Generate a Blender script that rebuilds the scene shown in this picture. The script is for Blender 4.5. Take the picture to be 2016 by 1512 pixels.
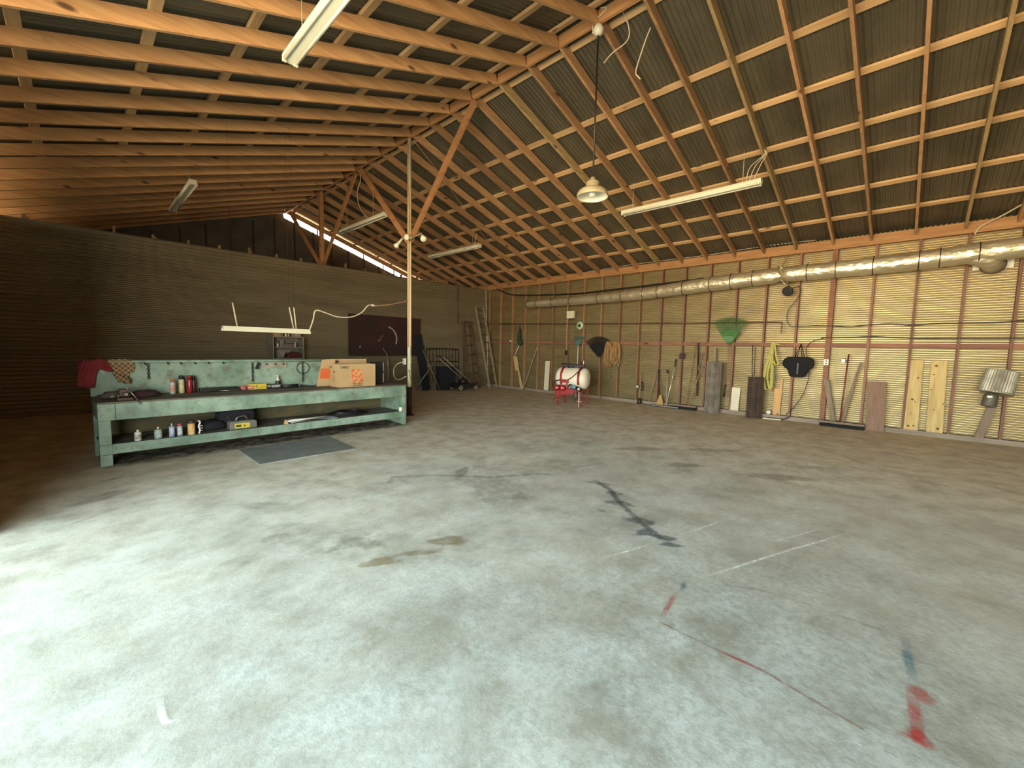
import bpy, math, random
from mathutils import Vector, Matrix, noise
random.seed(7)
for o in list(bpy.data.objects): bpy.data.objects.remove(o)
SC = bpy.context.scene
COL = SC.collection
PI = math.pi
R = math.radians

# ------------------------------------------------------------------ camera
CAM_H = 1.459
yaw, pitch, roll = R(46.06), R(4.92), R(1.23)
F = Vector((math.sin(yaw)*math.cos(pitch), math.cos(yaw)*math.cos(pitch), -math.sin(pitch)))
R0 = Vector((math.cos(yaw), -math.sin(yaw), 0)); U0 = R0.cross(F)
RR = R0*math.cos(roll) + U0*math.sin(roll); UU = -R0*math.sin(roll) + U0*math.cos(roll)
cd = bpy.data.cameras.new('camera'); cam = bpy.data.objects.new('camera', cd); COL.objects.link(cam)
cam.matrix_world = Matrix(((RR.x, UU.x, -F.x, 0), (RR.y, UU.y, -F.y, 0), (RR.z, UU.z, -F.z, CAM_H), (0, 0, 0, 1)))
cd.sensor_width = 36; cd.lens = 822.5/2016*36; cd.clip_start = .05; cd.clip_end = 200
SC.camera = cam

# ------------------------------------------------------------------ light: daylight through the big side door
SC.view_settings.view_transform = 'Standard'; SC.view_settings.look = 'None'
SC.view_settings.gamma = 1; SC.view_settings.use_curve_mapping = False
SC.view_settings.exposure = 1.5
W = bpy.data.worlds.new('daylight'); SC.world = W; W.use_nodes = True
wn = W.node_tree; wn.nodes.clear()
wo = wn.nodes.new('ShaderNodeOutputWorld'); wb = wn.nodes.new('ShaderNodeBackground')
tc = wn.nodes.new('ShaderNodeTexCoord'); sx = wn.nodes.new('ShaderNodeSeparateXYZ')
mr = wn.nodes.new('ShaderNodeMapRange'); rp = wn.nodes.new('ShaderNodeValToRGB')
wn.links.new(tc.outputs['Generated'], sx.inputs[0]); wn.links.new(sx.outputs['Z'], mr.inputs['Value'])
mr.inputs['From Min'].default_value = -1; mr.inputs['From Max'].default_value = 1
wn.links.new(mr.outputs[0], rp.inputs[0])
e = rp.color_ramp.elements                       # sunlit gravel yard below the horizon, hazy bright sky above
e[0].position = 0.0; e[0].color = (1.00, .76, .46, 1)
e[1].position = 1.0; e[1].color = (.085, .12, .135, 1)
q = e.new(.485); q.color = (1.0, .78, .48, 1)
q = e.new(.515); q.color = (1.2, 1.16, .98, 1)
q = e.new(.58); q.color = (.50, .59, .585, 1)
q = e.new(.70); q.color = (.13, .185, .20, 1)
wn.links.new(rp.outputs[0], wb.inputs[0]); wb.inputs[1].default_value = 11.0
wn.links.new(wb.outputs[0], wo.inputs[0])
DOOR = (-2.4, 4.75, 3.45)                        # the open door in the left wall: from y, to y, height
pl = bpy.data.lights.new('door_portal', 'AREA'); pl.shape = 'RECTANGLE'
pl.size = DOOR[2]; pl.size_y = DOOR[1]-DOOR[0]
po = bpy.data.objects.new('door_portal', pl); COL.objects.link(po)
po.location = (-1.25, (DOOR[0]+DOOR[1])/2, DOOR[2]/2); po.rotation_euler = (0, R(-90), 0)
pl.cycles.is_portal = True

# ------------------------------------------------------------------ helpers: materials
class NT:
    def __init__(s, name):
        s.m = bpy.data.materials.new(name); s.m.use_nodes = True; s.t = s.m.node_tree
        s.b = s.t.nodes['Principled BSDF']; s.tc = s.t.nodes.new('ShaderNodeTexCoord')
    def put(s, sock, v):
        if hasattr(v, 'is_output'): s.t.links.new(v, sock)
        else: sock.default_value = v
    def coord(s, scale=(1, 1, 1), rot=(0, 0, 0), src='Object', loc=(0, 0, 0)):
        n = s.t.nodes.new('ShaderNodeMapping'); s.put(n.inputs[0], s.tc.outputs[src])
        n.inputs['Scale'].default_value = scale; n.inputs['Rotation'].default_value = rot; n.inputs['Location'].default_value = loc
        return n.outputs[0]
    def noise(s, vec, scale=5, detail=4, rough=.55, dist=0):
        n = s.t.nodes.new('ShaderNodeTexNoise'); s.put(n.inputs['Vector'], vec)
        n.inputs['Scale'].default_value = scale; n.inputs['Detail'].default_value = detail
        n.inputs['Roughness'].default_value = rough; n.inputs['Distortion'].default_value = dist
        return n.outputs['Fac']
    def voro(s, vec, scale=5):
        n = s.t.nodes.new('ShaderNodeTexVoronoi'); s.put(n.inputs['Vector'], vec); n.inputs['Scale'].default_value = scale
        return n.outputs['Distance']
    def ramp(s, f, *stops):
        n = s.t.nodes.new('ShaderNodeValToRGB'); s.put(n.inputs[0], f); e = n.color_ramp.elements
        for i, (p, c) in enumerate(stops):
            el = e[i] if i < 2 else e.new(p)
            el.position = p; el.color = (*c, 1) if not isinstance(c, (int, float)) else (c, c, c, 1)
        return n.outputs[0]
    def mix(s, f, a, b, mode='MIX'):
        n = s.t.nodes.new('ShaderNodeMix'); n.data_type = 'RGBA'; n.blend_type = mode
        s.put(n.inputs[0], f)
        for i, v in ((6, a), (7, b)): s.put(n.inputs[i], (*v, 1) if isinstance(v, tuple) and len(v) == 3 else v)
        return n.outputs[2]
    def math(s, op, a, b=0.0, clamp=False):
        n = s.t.nodes.new('ShaderNodeMath'); n.operation = op; n.use_clamp = clamp
        s.put(n.inputs[0], a); s.put(n.inputs[1], b); return n.outputs[0]
    def rand(s):
        n = s.t.nodes.new('ShaderNodeObjectInfo'); return n.outputs['Random']
    def bump(s, h, strength=.3, dist=.01):
        n = s.t.nodes.new('ShaderNodeBump'); s.put(n.inputs['Height'], h)
        n.inputs['Strength'].default_value = strength; n.inputs['Distance'].default_value = dist
        s.put(s.b.inputs['Normal'], n.outputs[0])
    def out(s, col, rough=.6, metal=0.0, k=.76):
        if isinstance(col, tuple): col = tuple(v*k for v in col)
        elif k != 1: col = s.mix(1.0, col, (k, k, k), 'MULTIPLY')
        s.put(s.b.inputs['Base Color'], (*col, 1) if isinstance(col, tuple) else col)
        s.put(s.b.inputs['Roughness'], rough); s.put(s.b.inputs['Metallic'], metal)
        return s.m

def mat(name, c, c2=None, scale=8, rough=.6, metal=0.0, bump=0.0, stretch=(1, 1, 1), lo=.35, hi=.65, bscale=None, bdist=.006):
    t = NT(name); c2 = c2 or tuple(v*.72 for v in c); v = t.coord(stretch)
    f = t.noise(v, scale)
    if bump: t.bump(t.noise(v, bscale or scale*5), bump, bdist)
    return t.out(t.ramp(f, (lo, c), (hi, c2)), rough, metal)

def wood(name, light, dark, axis, rough=.75, vary=.5, knots=True):
    t = NT(name); st = [9, 9, 9]; st[axis] = .7
    off = t.t.nodes.new('ShaderNodeVectorMath'); off.operation = 'ADD'
    cmb = t.t.nodes.new('ShaderNodeCombineXYZ'); rr = t.rand()
    for i in range(3): t.put(cmb.inputs[i], t.math('MULTIPLY', rr, 37.0+i*11))
    t.put(off.inputs[0], t.tc.outputs['Object']); t.put(off.inputs[1], cmb.outputs[0])
    n = t.t.nodes.new('ShaderNodeMapping'); t.put(n.inputs[0], off.outputs[0]); n.inputs['Scale'].default_value = st
    g = t.noise(n.outputs[0], 2.2, 6, .6, .6)
    c = t.ramp(g, (.30, light), (.72, dark))
    if knots:
        st2 = [4, 4, 4]; st2[axis] = 1.6
        n2 = t.t.nodes.new('ShaderNodeMapping'); t.put(n2.inputs[0], off.outputs[0]); n2.inputs['Scale'].default_value = st2
        k = t.voro(n2.outputs[0], 1.0)
        c = t.mix(t.ramp(k, (.06, 1.0), (.13, 0.0)), c, tuple(v*.28 for v in dark))
    hv = t.t.nodes.new('ShaderNodeHueSaturation'); t.put(hv.inputs['Color'], c)
    t.put(hv.inputs['Value'], t.math('ADD', t.math('MULTIPLY', rr, vary), 1-vary/2))
    t.bump(g, .25, .004)
    return t.out(hv.outputs[0], rough)

# ------------------------------------------------------------------ helpers: meshes
SPLIT = {'hanger_cord', 'hanger_wire', 'socket', 'tube_holder', 'bolt', 'peg', 'connector', 'hook', 'bar', 'emblem', 'weld_seam', 'white_trim', 'faint_print', 'label_print'}
ROOT = {}     # roots built in world coordinates: name -> location
def rootof(o):
    while o.parent: o = o.parent
    return o
class MB:
    def __init__(s): s.v = []; s.f = []; s.sm = []
    def add(s, vs, fs, smooth=False):
        b = len(s.v); s.v += [Vector(v) for v in vs]; s.f += [tuple(i+b for i in f) for f in fs]; s.sm += [smooth]*len(fs); return s
    def box(s, c, d, rot=None):
        c = Vector(c); x, y, z = d[0]/2, d[1]/2, d[2]/2
        p = [Vector((a*x, b*y, g*z)) for a in (-1, 1) for b in (-1, 1) for g in (-1, 1)]
        if rot is not None: p = [rot @ q for q in p]
        return s.add([c+q for q in p], [(0, 1, 3, 2), (4, 6, 7, 5), (0, 4, 5, 1), (2, 3, 7, 6), (0, 2, 6, 4), (1, 5, 7, 3)])
    def bb(s, a, b):
        return s.box([(a[i]+b[i])/2 for i in range(3)], [abs(b[i]-a[i]) for i in range(3)])
    def beam(s, a, b, w, h, up=(0, 0, 1), ext=0):
        a, b = Vector(a), Vector(b); d = (b-a).normalized(); a = a-d*ext; b = b+d*ext
        side = d.cross(Vector(up)).normalized(); u = side.cross(d).normalized()
        m = Matrix((d, side, u)).transposed()
        return s.box((a+b)/2, ((b-a).length, w, h), m)
    def tube(s, pts, r, n=8, caps=True, closed=False, smooth=True):
        pts = [Vector(p) for p in pts]; N = len(pts); rs = r if isinstance(r, (list, tuple)) else [r]*N
        rings = []; prev = None
        for i, p in enumerate(pts):
            if closed: d = pts[(i+1) % N]-pts[i-1]
            else: d = pts[min(i+1, N-1)]-pts[max(i-1, 0)]
            d = d.normalized() if d.length else Vector((0, 0, 1))
            if prev is None:
                u = d.orthogonal().normalized()
            else:
                u = prev-d*prev.dot(d); u = u.normalized() if u.length > 1e-6 else d.orthogonal().normalized()
            prev = u; w = d.cross(u)
            rings.append([p+(u*math.cos(2*PI*k/n)+w*math.sin(2*PI*k/n))*rs[i] for k in range(n)])
        vs = [v for rg in rings for v in rg]; fs = []
        for i in range(N if closed else N-1):
            j = (i+1) % N
            for k in range(n): fs.append((i*n+k, i*n+(k+1) % n, j*n+(k+1) % n, j*n+k))
        s.add(vs, fs, smooth)
        if caps and not closed:
            b = len(s.v)-len(vs)
            s.f.append(tuple(b+k for k in range(n))[::-1]); s.f.append(tuple(b+(N-1)*n+k for k in range(n))); s.sm += [False, False]
        return s
    def lathe(s, prof, c=(0, 0, 0), axis=(0, 0, 1), n=24, smooth=True, capped=True):
        ax = Vector(axis).normalized(); u = ax.orthogonal().normalized(); w = ax.cross(u); c = Vector(c)
        vs = []; fs = []
        for (r, z) in prof:
            for k in range(n): vs.append(c+ax*z+(u*math.cos(2*PI*k/n)+w*math.sin(2*PI*k/n))*max(r, 1e-4))
        for i in range(len(prof)-1):
            for k in range(n): fs.append((i*n+k, i*n+(k+1) % n, (i+1)*n+(k+1) % n, (i+1)*n+k))
        s.add(vs, fs, smooth)
        if capped:
            b = len(s.v)-len(vs); L = len(prof)-1
            s.f.append(tuple(b+k for k in range(n))[::-1]); s.f.append(tuple(b+L*n+k for k in range(n))); s.sm += [False, False]
        return s
    def prism(s, outline, origin, ex, ey, depth):
        ex, ey, o = Vector(ex), Vector(ey), Vector(origin); ez = ex.cross(ey).normalized()
        n = len(outline); a = [o+ex*p[0]+ey*p[1] for p in outline]; b = [v+ez*depth for v in a]
        return s.add(a+b, [tuple(range(n))[::-1], tuple(range(n, 2*n))]+[(i, (i+1) % n, n+(i+1) % n, n+i) for i in range(n)])
    def grid(s, fn, nu, nv, smooth=True):
        vs = [fn(i/nu, j/nv) for i in range(nu+1) for j in range(nv+1)]
        return s.add(vs, [(i*(nv+1)+j, i*(nv+1)+j+1, (i+1)*(nv+1)+j+1, (i+1)*(nv+1)+j) for i in range(nu) for j in range(nv)], smooth)
    def islands(s):
        p = list(range(len(s.v)))
        def find(i):
            while p[i] != i: p[i] = p[p[i]]; i = p[i]
            return i
        for f in s.f:
            for i in f[1:]: p[find(i)] = find(f[0])
        out = {}
        for f, sm in zip(s.f, s.sm):
            r = find(f[0]); b, mp = out.setdefault(r, (MB(), {}))
            for i in f:
                if i not in mp: mp[i] = len(b.v); b.v.append(s.v[i])
            b.f.append(tuple(mp[i] for i in f)); b.sm.append(sm)
        return [b for b, _ in out.values()]
    def build(s, name, m, parent=None, bevel=0, origin=None, solid=0, label=None):
        if parent is not None and name in SPLIT:
            q = s.islands()
            if len(q) > 1:
                for b in q: o = b.build(name, m, parent, bevel, origin, solid, label)
                return o
        off = Vector((0, 0, 0)); loc = None
        if parent is not None:
            off = ROOT.get(rootof(parent).name, off)
        elif origin != 'zero':
            if origin is None:
                xs = [[v[i] for v in s.v] for i in range(3)]
                origin = ((min(xs[0])+max(xs[0]))/2, (min(xs[1])+max(xs[1]))/2, min(xs[2]))
            off = loc = Vector(origin)
        me = bpy.data.meshes.new(name); me.from_pydata([v-off for v in s.v], [], s.f); me.update()
        for p, sm in zip(me.polygons, s.sm): p.use_smooth = sm
        if m: me.materials.append(m)
        o = bpy.data.objects.new(name, me); COL.objects.link(o)
        if loc is not None: o.location = loc; ROOT[o.name] = loc
        if parent is not None: o.parent = parent
        if bevel:
            b = o.modifiers.new('bevel', 'BEVEL'); b.width = bevel; b.segments = 2; b.limit_method = 'ANGLE'
        if solid:
            b = o.modifiers.new('solid', 'SOLIDIFY'); b.thickness = solid; b.offset = 0
        if label: o['label'] = label
        return o

def tag(o, label, cat, group=None):
    o['label'] = label; o['category'] = cat
    if group: o['group'] = group
    return o
def struct(o): o['kind'] = 'structure'; return o
def thing(name, label, cat, loc, rz=None, group=None):
    """Empty at the base; parts in world coordinates unless rz is given (then local)."""
    o = bpy.data.objects.new(name, None); COL.objects.link(o); o.location = loc; o.empty_display_size = .1
    if rz is None: ROOT[o.name] = Vector(loc)
    else: o.rotation_euler = (0, 0, rz)
    return tag(o, label, cat, group)
def dup(root, loc, label, rz=None):
    c = root.copy(); COL.objects.link(c); c.location = loc; c['label'] = label
    if rz is not None: c.rotation_euler.z = rz
    for ch in list(root.children):
        d = ch.copy(); COL.objects.link(d); d.parent = c
        for g in list(ch.children):
            h = g.copy(); COL.objects.link(h); h.parent = d
    return c
def spline(pts, k=6):
    P = [Vector(p) for p in pts]; P = [P[0]*2-P[1]]+P+[P[-1]*2-P[-2]]; out = []
    for i in range(1, len(P)-2):
        a, b, c, d = P[i-1:i+3]
        for j in range(k):
            t = j/k
            out.append(.5*((2*b)+(c-a)*t+(2*a-5*b+4*c-d)*t*t+(-a+3*b-3*c+d)*t**3))
    return out+[P[-2]]
def rotz(a): return Matrix.Rotation(a, 3, 'Z')

# ------------------------------------------------------------------ materials
M = {}
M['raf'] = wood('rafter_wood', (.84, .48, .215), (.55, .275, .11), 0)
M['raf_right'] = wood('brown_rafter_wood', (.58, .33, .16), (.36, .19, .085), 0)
M['raf_pale'] = wood('pale_rafter_wood', (.60, .42, .20), (.38, .24, .10), 0)
M['ridge'] = wood('ridge_wood', (.66, .36, .15), (.42, .19, .07), 1)
M['purlin'] = wood('purlin_wood', (.80, .54, .28), (.56, .33, .14), 1)
M['stud'] = wood('stud_wood', (.31, .15, .10), (.18, .08, .05), 2)
M['stud_pale'] = wood('stud_pale_wood', (.40, .23, .11), (.25, .125, .06), 2)
M['girt'] = wood('girt_wood', (.36, .16, .09), (.20, .08, .05), 1)
M['brace'] = wood('brace_wood', (.60, .30, .12), (.35, .15, .06), 1, knots=False)
M['sill'] = wood('sill_wood', (.42, .34, .26), (.25, .19, .14), 1, knots=False)
M['board_yellow'] = wood('yellow_pine', (.68, .52, .22), (.45, .30, .11), 2, vary=.1)
M['board_orange'] = wood('orange_pine', (.78, .46, .20), (.60, .32, .12), 2, vary=.1)
M['board_grey'] = wood('weathered_board', (.30, .22, .16), (.18, .12, .08), 2, vary=.2)
M['board_brown'] = wood('brown_plank', (.30, .18, .12), (.20, .11, .07), 2, vary=.1)
M['handle_wood'] = wood('handle_wood', (.42, .27, .15), (.27, .16, .09), 2, knots=False, vary=.3)

def galv(name, c, c2, rough=.5, metal=.25, sc=(1, 1, 1), rust=None):
    t = NT(name); v = t.coord(sc); f = t.noise(v, 1.3, 6, .65)
    col = t.ramp(f, (.32, c), (.68, c2))
    sp = t.noise(t.coord((1, 1, 1)), 60, 2, .5)
    col = t.mix(t.math('MULTIPLY', t.ramp(sp, (.56, 0.0), (.70, 1.0)), .35), col, tuple(min(1, v*1.5) for v in c))
    if rust:
        g = t.noise(t.coord(sc, loc=(7, 3, 1)), 2.2, 5, .7)
        col = t.mix(t.ramp(g, (.60, 0.0), (.75, .8)), col, rust)
    return t.out(col, rough, metal)
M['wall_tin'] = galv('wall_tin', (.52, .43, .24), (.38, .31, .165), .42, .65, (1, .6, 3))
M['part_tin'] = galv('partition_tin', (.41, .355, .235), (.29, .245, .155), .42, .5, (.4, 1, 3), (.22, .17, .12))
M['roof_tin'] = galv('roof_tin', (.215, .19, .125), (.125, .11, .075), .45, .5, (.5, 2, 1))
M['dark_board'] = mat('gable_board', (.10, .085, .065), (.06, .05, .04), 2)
M['white_enamel'] = mat('white_enamel', (.92, .90, .70), (.86, .83, .62), 3, .35)
M['tube_white'] = mat('tube_glass', (.93, .92, .76), (.90, .88, .72), 3, .2)
M['cable_white'] = mat('white_cable', (.75, .66, .48), (.62, .52, .36), 4, .5)
M['cable_orange'] = mat('tan_cable', (.62, .36, .16), (.52, .28, .12), 4, .5)
M['black'] = mat('black_rubber', (.018, .017, .018), (.010, .010, .011), 8, .5)
M['cloth_black'] = mat('black_cloth', (.008, .008, .009), (.005, .005, .006), 8, .95)
M['darkmetal'] = mat('dark_metal', (.035, .03, .028), (.06, .05, .045), 8, .45, .5)
M['steel'] = mat('steel', (.42, .39, .33), (.28, .26, .22), 8, .35, .8)
M['white_plastic'] = mat('white_plastic', (.82, .79, .68), (.74, .70, .58), 5, .4)
M['white_board'] = mat('white_board', (.80, .74, .55), (.72, .65, .46), 3, .7)
M['post_paint'] = mat('post_paint', (.86, .78, .52), (.66, .54, .30), 5, .5, 0, .1, (3, 3, .8), .45, .75)
M['post_dark'] = mat('post_dark', (.045, .018, .014), (.03, .013, .012), 6, .7)
def foil():
    t = NT('foil_wrap'); v = t.coord((1, .6, 1)); n = t.noise(v, 9, 5, .6); m = t.voro(v, 14)
    t.bump(t.math('ADD', n, t.math('MULTIPLY', m, .5)), .8, .02)
    return t.out(t.ramp(t.noise(v, 3), (.35, (.90, .82, .60)), (.7, (.74, .64, .43))), .36, .75)
M['foil'] = foil()
def green_paint():
    t = NT('bench_paint'); v = t.coord(); f = t.noise(v, 2.2, 6, .6)
    c = t.ramp(f, (.34, (.34, .46, .37)), (.50, (.235, .345, .27)), (.66, (.14, .225, .175)))
    w = t.noise(t.coord((1, 1, 1), loc=(3, 1, 9)), 7, 6, .7)
    c = t.mix(t.ramp(w, (.50, 0.0), (.68, .8)), c, (.15, .135, .085))
    k = t.noise(t.coord((1, 1, 1), loc=(5, 2, 4)), 11, 5, .65)
    c = t.mix(t.ramp(k, (.64, 0.0), (.70, .7)), c, (.50, .56, .46))
    t.bump(t.noise(v, 30), .15, .004)
    return t.out(c, .5)
M['bench_green'] = green_paint()
M['bench_top'] = mat('grimy_bench_top', (.21, .175, .135), (.11, .09, .07), 5, .75, 0, .3, (.6, 2, 1))
M['bench_back'] = mat('grimy_bench_back', (.16, .125, .06), (.075, .085, .05), 4, .8, 0, .2, (1, 1, 2))
def concrete():
    t = NT('worn_concrete'); v = t.coord()
    big = t.noise(v, .55, 5, .6, .3); mid = t.noise(v, 2.1, 7, .65, .25); fine = t.noise(v, 22, 5, .7)
    st = t.noise(t.coord((.9, 3.0, 1), rot=(0, 0, R(38))), 1.7, 6, .65)
    c = t.ramp(mid, (.36, (.30, .29, .24)), (.50, (.43, .435, .395)), (.62, (.53, .55, .515)))
    c = t.mix(t.ramp(big, (.50, 0.0), (.68, .42)), c, (.36, .33, .27))
    c = t.mix(t.ramp(st, (.57, 0.0), (.74, .5)), c, (.33, .30, .245))
    c = t.mix(t.math('MULTIPLY', t.ramp(fine, (.40, 1.0), (.56, 0.0)), .42), c, (.22, .205, .17))
    pk = t.voro(v, 9); c = t.mix(t.ramp(pk, (.030, .55), (.055, 0.0)), c, (.13, .115, .095))
    pk2 = t.voro(t.coord(loc=(4, 9, 0)), 15); c = t.mix(t.ramp(pk2, (.035, .7), (.06, 0.0)), c, (.60, .60, .55))
    # brown dust along right and far walls, over a floor lightened against light falloff
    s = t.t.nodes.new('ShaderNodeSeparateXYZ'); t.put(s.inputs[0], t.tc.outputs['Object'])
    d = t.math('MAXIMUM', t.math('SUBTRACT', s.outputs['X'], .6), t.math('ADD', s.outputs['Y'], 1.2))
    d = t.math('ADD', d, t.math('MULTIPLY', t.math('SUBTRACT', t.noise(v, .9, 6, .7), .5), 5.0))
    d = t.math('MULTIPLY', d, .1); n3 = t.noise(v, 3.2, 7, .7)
    c = t.mix(t.ramp(d, (.16, 0.0), (.62, .92)), c, t.ramp(n3, (.34, (.86, .82, .71)), (.50, (.72, .66, .54)), (.66, (.50, .44, .35))))  # pale tone painted in where the door light weakens
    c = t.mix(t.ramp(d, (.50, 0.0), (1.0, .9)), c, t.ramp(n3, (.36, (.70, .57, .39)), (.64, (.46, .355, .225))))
    t.bump(t.math('ADD', t.noise(v, 40, 4, .7), t.math('MULTIPLY', mid, .5)), .25, .006)
    return t.out(c, t.ramp(mid, (.3, .55), (.7, .8)), 0, 1)
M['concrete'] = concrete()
def decal(name, c, nscale=6, gain=1.0, stretch=(1, 1, 1), soft=False):
    t = NT(name); a = t.t.nodes.new('ShaderNodeAttribute'); a.attribute_name = 'edge'
    n = t.noise(t.coord(stretch), nscale, 6, .7)
    if soft:
        f = t.math('SUBTRACT', t.math('ADD', t.math('MULTIPLY', a.outputs['Fac'], 1.3), t.math('MULTIPLY', n, 4.5)), 2.6, True)
        f = t.math('MULTIPLY', t.math('MULTIPLY', f, a.outputs['Fac']), gain, True)
    else:
        f = t.math('MULTIPLY', a.outputs['Fac'], t.ramp(n, (.33, .15), (.62, 1.0)))
        f = t.math('MULTIPLY', f, gain, True)
    t.put(t.b.inputs['Alpha'], f); return t.out(c, .75, 0, .85)
M['p_red'] = decal('red_paint', (.56, .05, .045), 22, .8); M['p_blue'] = decal('blue_paint', (.13, .25, .29), 14, .9)
M['p_white'] = decal('chalk_line', (1.15, 1.15, 1.1), 25, .75); M['p_teal'] = decal('teal_paint', (.22, .32, .29), 14, .5)
M['p_rust'] = decal('rust_line', (.30, .15, .10), 14, .7)
M['s_oil'] = decal('oil_stain', (.33, .30, .25), 9, .30, soft=True); M['s_ink'] = decal('blue_black_stain', (.10, .125, .14), 13, .5, soft=True)
M['s_brown'] = decal('brown_stain', (.36, .26, .12), 6, .5, soft=True); M['s_dust'] = decal('dust_stain', (.30, .26, .19), 7, .3, soft=True)
M['s_wet'] = decal('damp_patch', (.44, .40, .35), 3, .45); M['s_tread'] = decal('tyre_mark', (.34, .27, .21), 13, .36, (2.2, 1, 1), soft=True)
M['s_dirt_shade'] = decal('bench_dirt_and_shade', (.085, .07, .05), 6, .95)
M['s_pale'] = decal('pale_patch', (.95, .95, .88), 5, .3, soft=True)

# ------------------------------------------------------------------ building constants
XR, YB, YE, XM, XL = 10.80, 11.73, 14.90, 4.80, -1.20
HP, HM = 3.60, 5.588
KS = (HM-3.66)/(XR-XM); TH = math.atan(KS)
S0, SP = .178, .61                         # rafter and stud lines along y
YF = -2.9
KL = .331; TL = math.atan(KL)
def zr(x, off=0): return HM-(KS if x > XM else KL)*abs(x-XM)+off/math.cos(TH)

# ------------------------------------------------------------------ floor
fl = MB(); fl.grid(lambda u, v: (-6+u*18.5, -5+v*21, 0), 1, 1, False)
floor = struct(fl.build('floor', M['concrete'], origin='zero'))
DZ = [.0012]
def strip(name, pts, w, m, fade=True):
    b = MB(); P = [Vector((*p, 0)) for p in pts]; ed = []
    for i, p in enumerate(P):
        d = (P[min(i+1, len(P)-1)]-P[max(i-1, 0)]).normalized(); n = Vector((-d.y, d.x, 0))*w/2
        e = .0 if (fade and i in (0, len(P)-1)) else 1.0
        for k, a in ((-1, 0), (-.45, e), (.45, e), (1, 0)): b.v.append(p+n*k+Vector((0, 0, DZ[0]))); ed.append(a)
    for i in range(len(P)-1):
        for k in range(3): b.f.append((i*4+k, i*4+k+1, i*4+k+5, i*4+k+4)); b.sm.append(False)
    DZ[0] += .00006
    o = b.build(name, m, floor); at = o.data.attributes.new('edge', 'FLOAT', 'POINT')
    for i, a in enumerate(ed): at.data[i].value = a
    return o
def blob(name, c, rx, ry, rot, m, seed=0, peak=1.0):
    b = MB(); n = 28; ed = []; cs, sn = math.cos(rot), math.sin(rot)
    b.v.append(Vector((c[0], c[1], DZ[0]))); ed.append(peak)
    for ring, a in ((.55, peak), (1.0, 0)):
        for k in range(n):
            t = 2*PI*k/n; q = ring*(1+.32*noise.noise((math.cos(t)*1.6+seed, math.sin(t)*1.6, seed*.7))+.18*noise.noise((math.cos(t)*4+seed, math.sin(t)*4, 3)))
            x, y = math.cos(t)*rx*q, math.sin(t)*ry*q
            b.v.append(Vector((c[0]+x*cs-y*sn, c[1]+x*sn+y*cs, DZ[0]))); ed.append(a)
    for k in range(n):
        j = (k+1) % n; b.f.append((0, 1+k, 1+j)); b.f.append((1+k, 1+n+k, 1+n+j, 1+j)); b.sm += [False, False]
    DZ[0] += .00006
    o = b.build(name, m, floor); at = o.data.attributes.new('edge', 'FLOAT', 'POINT')
    for i, a in enumerate(ed): at.data[i].value = a
    return o
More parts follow.
